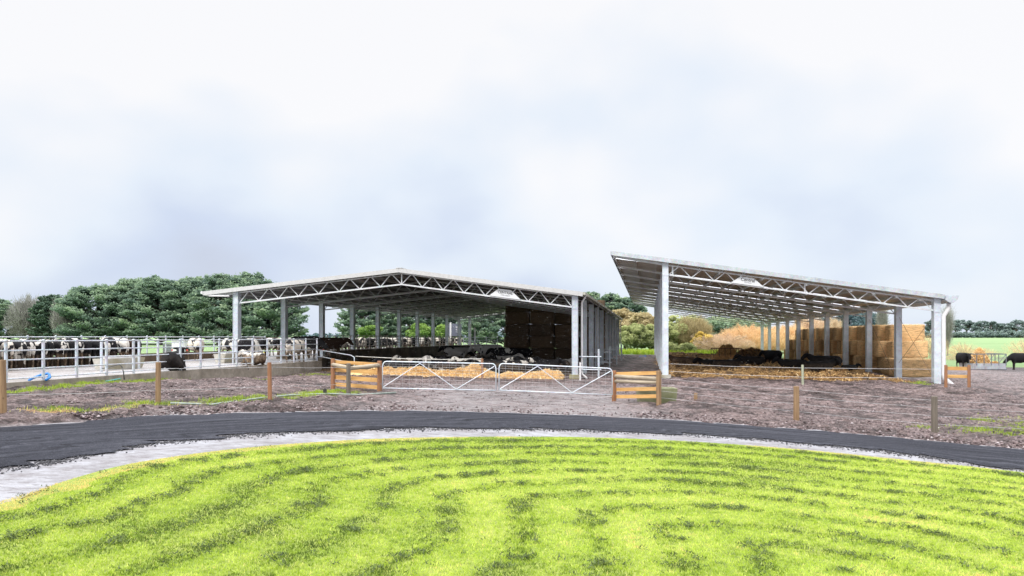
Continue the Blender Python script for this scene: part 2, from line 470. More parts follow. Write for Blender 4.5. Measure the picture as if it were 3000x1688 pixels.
# ------------------------------------------------------------------ shoulder, road, lawn sheets
def ribbon(name, A, B, mat, dz, n=900, m=8, jag=(0, 0), parent=None):
    """sheet between two plan curves; UV u along, v across (metres)"""
    def res(P, n):
        s = np.concatenate([[0], np.cumsum(np.hypot(*np.diff(P, axis=0).T))]); q = np.linspace(0, s[-1], n)
        return np.stack([np.interp(q, s, P[:, 0]), np.interp(q, s, P[:, 1])], -1), q
    a, qa = res(A, n); b, qb = res(B, n)
    d = b-a; d = d/np.linalg.norm(d, axis=1)[:, None]
    a = a+d*((fbm(qa*2.2, qa*0, 4, 21)-.5)*jag[0])[:, None]; b = b+d*((fbm(qb*2.2, qb*0, 4, 33)-.5)*jag[1])[:, None]
    t = np.linspace(0, 1, m)
    P = a[:, None, :]*(1-t)[None, :, None]+b[:, None, :]*t[None, :, None]
    Z = base_h(P[..., 0], P[..., 1])+dz
    vs = np.concatenate([P, Z[..., None]], -1).reshape(-1, 3)
    ii = np.arange(n*m).reshape(n, m)
    fq = np.stack([ii[:-1, :-1], ii[:-1, 1:], ii[1:, 1:], ii[1:, :-1]], -1).reshape(-1, 4)
    o = npmesh(name, vs, fq, mat, {'along': np.repeat(qa, m), 'across': np.tile(t, n)}, smooth=True)
    if np.dot(np.cross(vs[fq[0, 1]]-vs[fq[0, 0]], vs[fq[0, 2]]-vs[fq[0, 0]]), (0, 0, 1)) < 0: o.data.flip_normals()
    return o
def track_vec(t, sa, sc_):
    cb = t.n('ShaderNodeCombineXYZ'); t.l(t.math('MULTIPLY', t.attr('along'), sa), cb.inputs[0]); t.l(t.math('MULTIPLY', t.attr('across'), sc_), cb.inputs[1])
    return cb.outputs[0]
def road_mat():
    t = NT('black_gravel_road'); co = t.coord('Object')
    st = t.noise(track_vec(t, .14, 15), 1.0, 6, .7)
    fine = t.noise(co, 42, 4, .75); mid = t.noise(co, 3, 5, .6)
    c = t.ramp(st, [(.32, (.010, .011, .015)), (.5, (.036, .038, .050)), (.70, (.085, .088, .108))])
    c = t.mix(1.0, c, t.ramp(fine, [(.3, .35), (.7, 1.8)]), 'MULTIPLY')
    sp = t.ramp(t.noise(co, 75, 2, .5), [(.62, 0.0), (.72, .55)])
    c = t.mix(sp, c, (.33, .34, .38))
    t.base(c); t.rough(.85); t.b.inputs['Specular IOR Level'].default_value = .12; t.bump(t.math('ADD', fine, t.math('MULTIPLY', st, .7)), 1.0, .035)
    return t.m
def shoulder_mat():
    t = NT('pale_wet_shoulder'); co = t.coord('Object')
    st = t.noise(track_vec(t, .9, 9), 1.0, 6, .75); fine = t.noise(co, 30, 4, .75)
    sc1 = t.noise(co, 7, 5, .7, (.6, 1.5, 1))
    c = t.ramp(st, [(.32, (.17, .16, .17)), (.48, (.34, .34, .37)), (.68, (.50, .51, .56))])
    c = t.mix(t.ramp(sc1, [(.50, 0.0), (.62, .75)]), c, (.15, .135, .14))
    c = t.mix(t.ramp(fine, [(.58, 0.0), (.68, .8)]), c, (.09, .085, .09))
    c = t.mix(t.ramp(t.noise(co, .9, 5, .7), [(.40, .55), (.58, 0.0)]), c, (.17, .15, .155))
    t.base(c); t.rough(t.ramp(st, [(.35, .7), (.6, .28)])); t.bump(t.math('ADD', fine, t.math('MULTIPLY', sc1, 1.2)), .7, .025)
    return t.m
M_road = road_mat(); M_sh = shoulder_mat()
shoulder = ribbon('gravel_shoulder', road_up+np.array([0, .35]), lawn_edge+np.array([0, -.5]), M_sh, .030, jag=(.9, 0)); tag(shoulder, kind='structure')
road = ribbon('farm_road', road_up, road_lo, M_road, .055, jag=(.5, 1.1)); tag(road, kind='structure')

def lawn_mat():
    t = NT('lawn_soil'); co = t.coord('Object'); f = t.noise(co, 14, 5, .7); g = t.noise(co, 1.1, 4, .6)
    c = t.ramp(f, [(.3, (.10, .15, .02)), (.7, (.30, .40, .05))])
    c = t.mix(t.ramp(g, [(.4, .0), (.7, .5)]), c, (.36, .38, .10))
    t.base(c); t.rough(.9); t.bump(f, .8, .03); return t.m
lawn_near = np.array([[lawn_edge[0, 0], 3.0], [lawn_edge[-1, 0], 3.0]])
lawn = ribbon('lawn_ground', lawn_edge, lawn_near, lawn_mat(), .045, n=500, m=60); tag(lawn, kind='structure')

def grass_mat(name, stops, transl=.35, rough=.6):
    t = NT(name)
    c = t.ramp(t.attr('tone'), stops)
    t.base(c); t.rough(rough); t.b.inputs['Specular IOR Level'].default_value = .3
    tr = t.n('ShaderNodeBsdfTranslucent'); t.l(c, tr.inputs['Color'])
    mx = t.n('ShaderNodeMixShader'); mx.inputs[0].default_value = transl
    t.l(t.b.outputs[0], mx.inputs[1]); t.l(tr.outputs[0], mx.inputs[2]); t.l(mx.outputs[0], t.out.inputs['Surface'])
    return t.m
# tone: 0 dark weedy green .. .5 lime .. .8 straw-lime .. 1 orange dead grass
M_grass = grass_mat('grass_blades', [(0, (.06, .10, .02)), (.25, (.17, .26, .03)), (.5, (.42, .56, .05)), (.72, (.66, .75, .17)), (.88, (.80, .64, .26)), (1, (.86, .42, .12))])
def blades(X, Y, zf, h, w, tone, lean=.5):
    n = len(X); a = rng.uniform(0, 2*np.pi, n); b = rng.uniform(0, 2*np.pi, n)
    z = zf
    dx = np.cos(a)*w/2; dy = np.sin(a)*w/2
    tx = np.cos(b)*h*lean*rng.uniform(.2, 1.4, n); ty = np.sin(b)*h*lean*rng.uniform(.2, 1.4, n)
    v = np.empty((n, 3, 3))
    v[:, 0] = np.stack([X-dx, Y-dy, z], -1); v[:, 1] = np.stack([X+dx, Y+dy, z], -1); v[:, 2] = np.stack([X+tx, Y+ty, z+h], -1)
    f = np.arange(n*3).reshape(n, 3)
    tn = np.repeat(tone, 3).reshape(n, 3).copy(); tn[:, :2] *= .8
    return v.reshape(-1, 3), f, tn.ravel()
N = 620000
q = rng.uniform(0, 1, N)
Yb = 6.4+(19.3-6.4)*q**1.0
Xb = rng.uniform(-1, 1, N)*(Yb*.78+1.0)
inside = Yb < yat(lawn_edge, Xb)-.02
inside &= (Xb > lawn_edge[0, 0]+.3)
Xb = Xb[inside]; Yb = Yb[inside]
dE = dist_poly(lawn_edge, Xb, Yb, 6)
pat = fbm(Xb*.55, Yb*.55, 4, 77); patf = fbm(Xb*2.6, Yb*2.6, 3, 78)
wob = (fbm(Xb*.5, Yb*.5, 3, 90)-.5)*.5
rowc = np.cos(2*np.pi*(dE+wob-.75)/.95)          # mowing rows run parallel to the lawn edge
rowm = np.clip((rowc-.15)/.85, 0, 1)
tone = .50+.75*(pat-.5)+.42*(patf-.5)+rng.normal(0, .07, len(Xb))
tone += .12*np.clip(-rowc, 0, 1)
darkn = rowm*np.clip((fbm(Xb*1.2, Yb*1.6, 4, 101)-.36)*3.2, 0, 1)
mid0 = np.exp(-((Yb-13.5)/2.6)**2)*sst(-5, 3, Xb)
darkn *= .55+.45*sst(3, 6, dE+0*Xb)
rowd = np.clip(rowm*1.3, 0, 1)*(.30+.70*np.clip((fbm(Xb*1.6, Yb*2.0, 4, 101)-.40)*4, 0, 1))
brk = np.clip((fbm(Xb*5, Yb*6.5, 3, 151)-.42)*5, 0, 1)
tone -= (.16+.14*rng.uniform(0, 1, len(Xb)))*(rng.uniform(0, 1, len(Xb)) < .5*rowd*(.28+.72*brk))
spk = fbm(Xb*15, Yb*17, 2, 191)
tone -= .19*((spk > .50) & (rowm*(.5+brk) > .42))+.16*(spk > .72)
tone += .14*(spk < .30)
tone += .20*(vn(Xb*16, Yb*16, 56)-.5)+.16*(vn(Xb*30, Yb*30, 57)-.5)
tone += .13*(fbm(Xb*9, Yb*9, 2, 55)-.5)
bp = rng.uniform(0, 1, len(Xb)) < .06+.30*mid0*(patf > .45)
tone[bp] = rng.uniform(.74, .90, bp.sum())
mid = np.exp(-((Yb-14.2)/2.2)**2)*sst(-4, 2, Xb)
tone -= .07*mid*(patf > .45)
edge = (dE < .10+.30*fbm(Xb*2, Yb*2, 2, 5)*(1+.5*(Xb < -2))) & (fbm(Xb*.45+9, Yb*.45, 3, 7) > .50-.28*(Xb < -1))
tone[edge] = rng.uniform(.9, 1.0, edge.sum())
hb = rng.uniform(.015, .038, len(Xb))*(1+.5*darkn)*(1-.3*(dE < .3)); wb = rng.uniform(.008, .014, len(Xb))*(.6+Yb/16)
v_, f_, t_ = blades(Xb, Yb, base_h(Xb, Yb)+.04, hb, wb, np.clip(tone, 0.05, 1), .7)
g1 = npmesh('lawn_grass', v_, f_, M_grass, t_)
tag(g1, 'bright lime mown lawn with curved rows filling the foreground', 'grass', kind='stuff')

# dark clumps of clippings lying along the mowing rows
cx = rng.uniform(-15, 17, 60000); cy = rng.uniform(6.5, 19, 60000)
k = (cy < yat(lawn_edge, cx)-.25); cx = cx[k]; cy = cy[k]
d2 = dist_poly(lawn_edge, cx, cy, 6); wb2 = (fbm(cx*.5, cy*.5, 3, 90)-.5)*.5
rc = np.cos(2*np.pi*(d2+wb2-.75)/.95)
dens = fbm(cx*1.6, cy*2.2, 4, 131)
fine_ = fbm(cx*6, cy*8, 2, 171)
k = (rc > .40) & (dens > .42) & (fine_ > .54+.30*(.56-dens))
k |= (rng.uniform(0, 1, len(cx)) < .010)
cx = cx[k][:11000]; cy = cy[k][:11000]
print('clumps', len(cx))
rep = 15
X = np.repeat(cx, rep)+rng.normal(0, .045, len(cx)*rep); Y = np.repeat(cy, rep)+rng.normal(0, .020, len(cx)*rep)
hh = np.abs(rng.normal(.018, .012, len(X)))
v_, f_, t_ = blades(X, Y, base_h(X, Y)+.055+rng.uniform(0, .035, len(X)), hh, rng.uniform(.010, .022, len(X)), np.clip(rng.normal(.30, .2, len(X)), 0, 1), 1.6)
M_clip = grass_mat('clippings', [(0, (.05, .07, .03)), (.4, (.12, .17, .05)), (.8, (.24, .32, .08)), (1, (.42, .48, .15))], .1)
g2 = npmesh('grass_clippings', v_, f_, M_clip, t_)
tag(g2, 'dark clumps of cut grass lying in rows on the lawn', 'grass clippings', kind='stuff')

# rough grass in the mud patches
X = []; Y = []
for (pts, w), s in patches:
    if s <= 0: continue
    for a, b in zip(pts[:-1], pts[1:]):
        L = (b-a).length; n = int(L*w*900*s)
        t = rng.uniform(0, 1, n); X.append(a.x+(b.x-a.x)*t+rng.normal(0, w*.55, n)); Y.append(a.y+(b.y-a.y)*t+rng.normal(0, w*.45, n))
X = np.concatenate(X); Y = np.concatenate(Y)
k = (fbm(X*2, Y*2, 3, 44) > .42) & (Y > yat(road_up, X)+.4); X = X[k]; Y = Y[k]
zz = base_h(X, Y)+relief(X, Y)
tn = .42+.25*(fbm(X*.8, Y*.8, 3, 4)-.4)+rng.normal(0, .1, len(X))
dead = (X < -4) & (Y < yat(road_up, X)+5.0) & (fbm(X*.6, Y*.6, 3, 14) > .40) & (rng.uniform(0, 1, len(X)) < .8); tn[dead] = rng.uniform(.86, 1, dead.sum())
v_, f_, t_ = blades(X, Y, zz-.01, rng.uniform(.04, .13, len(X)), rng.uniform(.012, .026, len(X)), np.clip(tn, .05, 1), .6)
g3 = npmesh('rough_grass', v_, f_, M_grass, t_); tag(g3, 'rough grass tufts growing along the kerb and fence lines in the mud', 'grass', kind='stuff')

# stones and clods
def clods(name, X, Y, Z, r, mat, tone, flat=.6):
    n = len(X)
    o = np.array([[1, 0, 0], [0, 1, 0], [-1, 0, 0], [0, -1, 0], [0, 0, 1.0], [0, 0, -1]])
    v = o[None]*rng.uniform(.6, 1.3, (n, 6, 1))*r[:, None, None]
    v[..., 2] *= flat
    a = rng.uniform(0, 6.28, n); c, s_ = np.cos(a), np.sin(a)
    x = v[..., 0]*c[:, None]-v[..., 1]*s_[:, None]; y = v[..., 0]*s_[:, None]+v[..., 1]*c[:, None]
    v = np.stack([x+X[:, None], y+Y[:, None], v[..., 2]+Z[:, None]], -1)
    f = np.array([[0, 1, 4], [1, 2, 4], [2, 3, 4], [3, 0, 4], [1, 0, 5], [2, 1, 5], [3, 2, 5], [0, 3, 5]])
    F_ = (f[None]+(np.arange(n)*6)[:, None, None]).reshape(-1, 3)
    return npmesh(name, v.reshape(-1, 3), F_, mat, np.repeat(tone, 6))
def tone_mat(name, stops, rough=.8):
    t = NT(name); t.base(t.ramp(t.attr('tone'), stops)); t.rough(rough); return t.m
M_clod = tone_mat('mud_clods', [(0, (.03, .018, .018)), (.45, (.12, .08, .08)), (.8, (.27, .215, .22)), (1, (.42, .37, .38))], .6)
n = 110000
Y = 17.5+(47-17.5)*rng.uniform(0, 1, n)**1.25; X = rng.uniform(-1, 1, n)*(Y*.74)
k = Y > yat(road_up, X)+.25
am = fbm(X*.9, Y*.9, 4, 19)
near = np.exp(-((Y-yat(road_up, X)-1.1)/.8)**2)*np.where(X < 0, 1, .75)
k &= (am > .52-.35*near) & (rng.uniform(0, 1, n) < .35+.6*near+.3*am) & ~((np.abs(X-.5) < 3.5) & (rng.uniform(0, 1, n) < .75))
# kerb yard is a deck, nothing lies there
k &= (X > -17.4+(Y-25.3)*.195)
X = X[k]; Y = Y[k]
r = rng.lognormal(math.log(.024), .5, len(X))*(1+.35*np.exp(-((Y-yat(road_up, X)-1.1)/.8)**2))
Z = base_h(X, Y)+relief(X, Y)+r*.2+np.exp(-((Y-yat(road_up, X)-1.25)/.45)**2)*(1-sst(-5.5, -3.5, X))*.13
st = clods('stones', X, Y, Z, np.clip(r, .010, .055), M_clod, np.clip(rng.normal(.42, .3, len(X)), 0, 1)); tag(st, 'loose reddish stones and mud clods between road and sheds', 'stones', kind='stuff')
# black chips spilling from the road edge
s = rng.integers(0, len(road_lo), 7000); X = road_lo[s, 0]+rng.normal(0, .1, 7000); Y = road_lo[s, 1]-np.abs(rng.normal(0, .35, 7000))+.2
k = Y > yat(lawn_edge, X)+.1; X = X[k]; Y = Y[k]
st2 = clods('road_chips', X, Y, base_h(X, Y)+.04, rng.uniform(.008, .03, len(X)), tone_mat('black_chips', [(0, (.02, .02, .024)), (1, (.09, .09, .10))]), rng.uniform(0, 1, len(X)))
tag(st2, 'black gravel chips scattered along the inner road edge', 'gravel', kind='stuff')

# ------------------------------------------------------------------ yard deck
DK = 1.43
def rowL(Y): return -17.45+.1818*(Y-47.6)
deckp = [(-18.9, 15.0), (-12.5, 48.4), (-15.15, 60.5), (rowL(115), 115), (rowL(115)-14, 115), (rowL(66)-12, 66), (-21.4, 62.5), (-22.9+.18*(15-50)-.3, 15)]
# kerb line passes (-17.0,25.3)
deckp[0] = (-17.0-.195*10.3, 15.0)
mb = MB(); n = len(deckp)
mb.add([(x, y, DK) for x, y in deckp]+[(x, y, DK-.16) for x, y in deckp], [tuple(range(n))]+[(i+n, (i+1) % n+n, (i+1) % n, i) for i in range(n)])
deck = mb.build('yard_slab', M_deck); tag(deck, kind='structure')
mb = MB()
def kerbx(Y): return -17.0+.1948*(Y-25.3)
mb.beam((kerbx(15)+.10, 15, DK-.33), (kerbx(48.5)+.10, 48.5, DK-.33), .2, .72)
kerb = mb.build('concrete_kerb', M_conc); tag(kerb, 'low dirty concrete kerb wall below the pipe rail fence of the yard', 'kerb wall')
mb = MB()
mb.beam((-12.46, 48.6, DK-.42), (-15.0, 60.5, DK-.42), .22, 1.06)
w = mb.build('retaining_wall', M_conc_dark); tag(w, 'dark stained concrete wall running back from the kerb corner', 'wall')
mb = MB()
mb.beam((rowL(60.4)+.1, 60.4, DK-.5), (rowL(112)+.1, 112, DK-.5), .25, 1.85)
w2 = mb.build('feed_wall', M_conc_dark); tag(w2, 'long dark concrete wall under the bar fence inside the gabled shed', 'wall')
# nib wall of the feed lane
def nibx(Y): return -22.9+.18*(Y-50)
mb = MB(); mb.beam((nibx(20), 20, DK+.25), (nibx(62), 62, DK+.25), .22, .52); 
nib = mb.build('nib_wall', concrete_mat('nib_concrete', (.12, .08, .05), 0, (.05, .035, .02), .7)); tag(nib, 'low brown stained feed wall across the yard behind the cows', 'wall')

# ------------------------------------------------------------------ pipe fences
def pipe_fence(name, label, pts, ph, rails, r_post, r_rail, zf, mat, post_names=True, cap=True):
    p0 = pts[0]; root = empty(name, (p0[0], p0[1], zf(*p0)), label, 'fence')
    for (x, y) in pts:
        z = zf(x, y); mb = MB(); mb.tube([(x, y, z-.03), (x, y, z+ph)], r_post, 10)
        if cap: mb.tube([(x, y, z+ph), (x, y, z+ph+.03), (x, y, z+ph+.05)], [r_post*1.25, r_post*1.2, r_post*.4], 10)
        mb.build('post', mat, root, smooth=False)
    for h in rails:
        mb = MB(); mb.tube([(x, y, zf(x, y)+h) for x, y in pts], r_rail, 8); mb.build('rail', mat, root, smooth=True)
    return root
ks = [1/(1900-103.8)+i*(1/(1900-924.)-1/(1900-103.8))/14 for i in range(-2, 15)]
pts = []
for kk in ks:
    Y = 26.8+(kk-ks[2])/(ks[16]-ks[2])*(48.3-26.8); pts.append((kerbx(Y)-.02, Y))
pf = pipe_fence('pipe_rail_fence', 'galvanised five-rail pipe fence standing on the kerb of the yard', pts, 1.43, [.14, .46, .78, 1.10, 1.42], .055, .024, lambda x, y: DK, M_galv_r)
# second, inner posts behind the troughs
pts = [(nibx(y)+0, y) for y in np.arange(22, 63, 1.85)]
pf2 = pipe_fence('feed_rail_fence', 'two-rail pipe fence on the brown feed wall behind the cows', pts, 1.1, [.68, 1.06], .045, .03, lambda x, y: DK+.5, M_galv_r)
for (x, y) in pts[12::2]:
    MB().tube([(x-.5, y-.3, DK+1.1), (x, y, DK+1.5)], .02, 6).build('brace', M_galv_r, pf2)
pts = [(rowL(y)+.1, y) for y in np.arange(60.8, 104.5, 1.55)]
pf3 = pipe_fence('bar_fence', 'dark five-bar cattle fence on the wall along the gabled shed', pts, 1.25, [.02, .28, .55, .82, 1.2], .05, .03, lambda x, y: DK+.45, galv_mat('dirty_rail', (.50, .46, .42), .6), cap=False)
pts = [tuple(W(px, 1000, 108)[:2]) for px in (1358, 1374, 1393, 1425, 1458)]
pf4 = pipe_fence('end_rail_fence', 'bright pipe rail fence at the far end inside the gabled shed', pts, 1.35, [.3, .6, .9, 1.3], .05, .035, lambda x, y: 1.6, M_galv_l)
# bent pipe gate rail by the shed corner
a = W(925, 1024, 48.6); b = W(1028, 1041, 46.2); c = W(1038, 1047, 46.0); d_ = W(1038, 1060, 46)
root = empty('bent_pipe_rail', (d_.x, d_.y, gz(d_.x, d_.y)), 'bent white pipe rail leading from the fence end into the gabled shed', 'rail')
MB().tube([a, b, c, d_, (d_.x, d_.y, gz(d_.x, d_.y)-.05)], .03, 8).build('upper_rail', M_galv_r, root, True)
MB().tube([W(925, 1044, 48.6), W(945, 1046, 48), W(1000, 1057, 46.8), W(1037, 1064, 46.1)], .025, 8).build('lower_rail', M_galv_r, root, True)
o = MB().tube([W(1042, 1044, 45.5), W(1200, 1052, 44.5), W(1300, 1053.5, 43.8), W(1412, 1051, 43)], .022, 6).build('rope_barrier', M_rope, None, True)
tag(o, 'slack pale rope stretched across the open front of the gabled shed', 'rope')
def post(name, px, py_base, h, r, mat, label, Z=None, cat='post', top=1.0, group=None):
    g = G(px, py_base) if Z is None else Vector(((px-1500)/F*Z, Z, 0))
    z = gz(g.x, g.y)
    mb = MB(); n = 12; ang = random.uniform(-.02, .02)
    P = [(g.x+ang*t*h, g.y, z-.15+(h+.15)*t) for t in (0, .12, .4, .7, .985, 1)]
    mb.tube(P, [r*1.03, r*1.02, r, r*.98, r*.96, r*.9], n)
    o = mb.build(name, mat); origin_to(o, (g.x, g.y, z)); return tag(o, label, cat, group)
post('rope_post', 1413, 1096, 1.14, .07, M_post_red, 'short reddish timber post holding the rope before the straw', 43.0)

# ------------------------------------------------------------------ wire fence posts
FP = [
    ('fence_post', 6, 1212, 1.28, .10, M_post, 'thick brown fence post at the left edge of the photo'),
    ('fence_post', 463, 1183, 1.24, .075, M_post, 'brown fence post in front of the black lying cow and kerb'),
    ('fence_post', 791, 1172, 1.20, .068, M_post_red, 'reddish fence post on the mud, second left of the plank stay'),
    ('fence_post', 2333, 1233, 1.13, .095, M_post, 'orange-brown fence post in mud in front of the lying black cattle'),
    ('fence_post', 2738, 1271, 1.14, .09, M_post_dk, 'dark weathered fence post nearest the road on the right'),
    ('fence_post', 2352, 1129, 1.05, .065, simple('greenish_post', (.36, .38, .28), .8), 'pale greenish post with white tape before the straw bedding'),
]
fpo = []
for a in FP:
    o = post(*a[:6], a[6], cat='fence post', group='posts of the wire fences'); fpo.append(o)
post('timber_stump', 2038, 1197, .24, .07, M_post, 'short sawn timber stump poking from the mud beside the trough', cat='stump')
def wires(name, label, pl, zs, r=.0045, mat=M_wire):
    mb = MB()
    for dz in zs:
        for (a, b) in zip(pl[:-1], pl[1:]):
            A = Vector((a[0], a[1], a[2]+dz*a[3])); B = Vector((b[0], b[1], b[2]+dz*b[3]))
            mid = (A+B)/2-Vector((0, 0, .03)); mb.tube([A, mid, B], r, 4, False)
    o = mb.build(name, mat); return tag(o, label, 'wire')
def pt(o, h): return (o.location.x, o.location.y, o.location.z, h)
A0 = pt(fpo[0], 1.0); A1 = pt(fpo[1], 1.0); A2 = pt(fpo[2], 1.0)
gl = G(1021, 1155); A3 = (gl.x, gl.y, gz(gl.x, gl.y), 1.0)
wires('wire_strand', 'thin wires linking the brown posts left of the plank stay', [A0, A1, A2, A3], [.42, 1.05], .006)
gr = G(1930, 1192); B0 = (gr.x, gr.y, gz(gr.x, gr.y), 1.0); B1 = pt(fpo[3], 1.0); B2 = pt(fpo[4], 1.0)
B3 = (B2[0]+9, B2[1]-1, bh(B2[0]+9, B2[1]-1), 1.0)
wires('wire_strand', 'thin wires linking the posts between trough and right photo edge', [B0, B1, B2, B3], [.3, .55, .8, 1.02], .0045)

# ------------------------------------------------------------------ timber stays with planks
def stay(name, label, P, planks, rounds):
    """P: list of (px, py_base, height, r, mat)"""
    g = [G(p[0], p[1]) for p in P]
    root = empty(name, (g[0].x, g[0].y, gz(g[0].x, g[0].y)), label, 'fence')
    B = []
    for gp, p in zip(g, P):
        z = gz(gp.x, gp.y); B.append(Vector((gp.x, gp.y, z)))
        MB().tube([(gp.x, gp.y, z-.1), (gp.x, gp.y, z+p[2]*.5), (gp.x, gp.y, z+p[2]-.02), (gp.x, gp.y, z+p[2])], [p[3], p[3]*.98, p[3]*.96, p[3]*.88], 14).build('post', p[4], root)
    for (i, j, h0, h1, hh) in planks:
        a = B[i]+Vector((0, -.07, h0)); b = B[j]+Vector((0, -.07, h1))
        MB().beam(a+Vector((0, .16, 0)), b+Vector((0, .16, 0)), .04, hh).build('plank', M_plank, root)
    for (i, j, h0, h1, r) in rounds:
        a = B[i]+Vector((0, 0, h0)); b = B[j]+Vector((0, 0, h1)); m = (a+b)/2
        MB().tube([a, m, b], r, 12).build('round_rail', M_round, root, True)
    return root
stay('timber_stay', 'orange planks and round rails on three posts left of the wire gates',
     [(975, 1139.6, 1.25, .085, M_post_red), (1021, 1155.5, 1.22, .085, M_post_dk), (1112, 1148, 1.25, .095, M_post_red)],
     [(0, 2, 1.12, 1.10, .13), (0, 2, .80, .78, .16), (0, 2, .49, .47, .17), (0, 2, .20, .18, .15)],
     [(0, 1, 1.00, 1.06, .08), (1, 2, 1.03, 1.08, .08)])
stay('timber_stay', 'orange planks and crossed round rails on posts right of the gates',
     [(1799, 1176, 1.22, .09, M_post_red), (1930, 1192, 1.30, .10, M_post)],
     [(0, 1, 1.08, 1.22, .14), (0, 1, .46, .62, .14), (0, 1, .18, .34, .14)],
     [(0, 1, 1.0, 1.0, .075), (0, 1, .80, .86, .07)])
stay('timber_stay', 'small two-plank timber stay beside the right downpipe',
     [(2771, 1139, 1.18, .08, M_post_red), (2839, 1141, 1.18, .08, M_post_red)],
     [(0, 1, 1.0, .98, .19), (0, 1, .58, .56, .17)], [])

# ------------------------------------------------------------------ gates
def gate(name, label, pxa, pxb, ta, tb, ba, bb, apex, Z=29.5):
    TL, TR, BL, BR = W(pxa, ta, Z), W(pxb, tb, Z), W(pxa, ba, Z), W(pxb, bb, Z)
    root = empty(name, (BL.x, BL.y, BL.z), label, 'gate', 'wire mesh farm gates')
    def at(u, v): return TL.lerp(TR, u).lerp(BL.lerp(BR, u), v)
    r = .03; c = .035
    mb = MB(); mb.tube([at(0, 1), at(0, .18), at(.006, .08), at(c*.5, .02), at(c, 0), at(1-c, 0), at(1-c*.5, .02), at(.994, .08), at(1, .18), at(1, 1)], .022, 8)
    mb.tube([at(0, 1), at(1, 1)], .020, 8); mb.build('frame', M_galv_l, root, True)
    off = Vector((0, -.03, 0))
    mb = MB(); mb.tube([at(.01, .95)+off, at(apex[0], .04)+off, at(apex[1], .98)+off, at(.985, .10)+off], .016, 8); mb.build('diagonal_stay', M_galv_l, root, False)
    mb = MB()
    for i in range(1, 17): mb.tube([at(i/17, .01), at(i/17, .99)], .0042, 4, False)
    for v in (.09, .18, .28, .39, .51, .66, .82): mb.tube([at(.002, v), at(.998, v)], .0042, 4, False)
    mb.build('mesh_panel', M_wire, root)
    for v in (.2, .85):
        MB().tube([at(0, v)+Vector((-.10, .0, 0)), at(0, v)], .012, 6).build('hinge', M_galv_d, root)
    return root
gate('mesh_gate', 'galvanised mesh gate hung from the left timber stay', 1121, 1453, 1059, 1066, 1137, 1144, (.33, .65))
gate('mesh_gate', 'galvanised mesh gate hung from the right timber stay', 1462, 1794, 1065, 1080, 1143, 1157, (.34, .645))

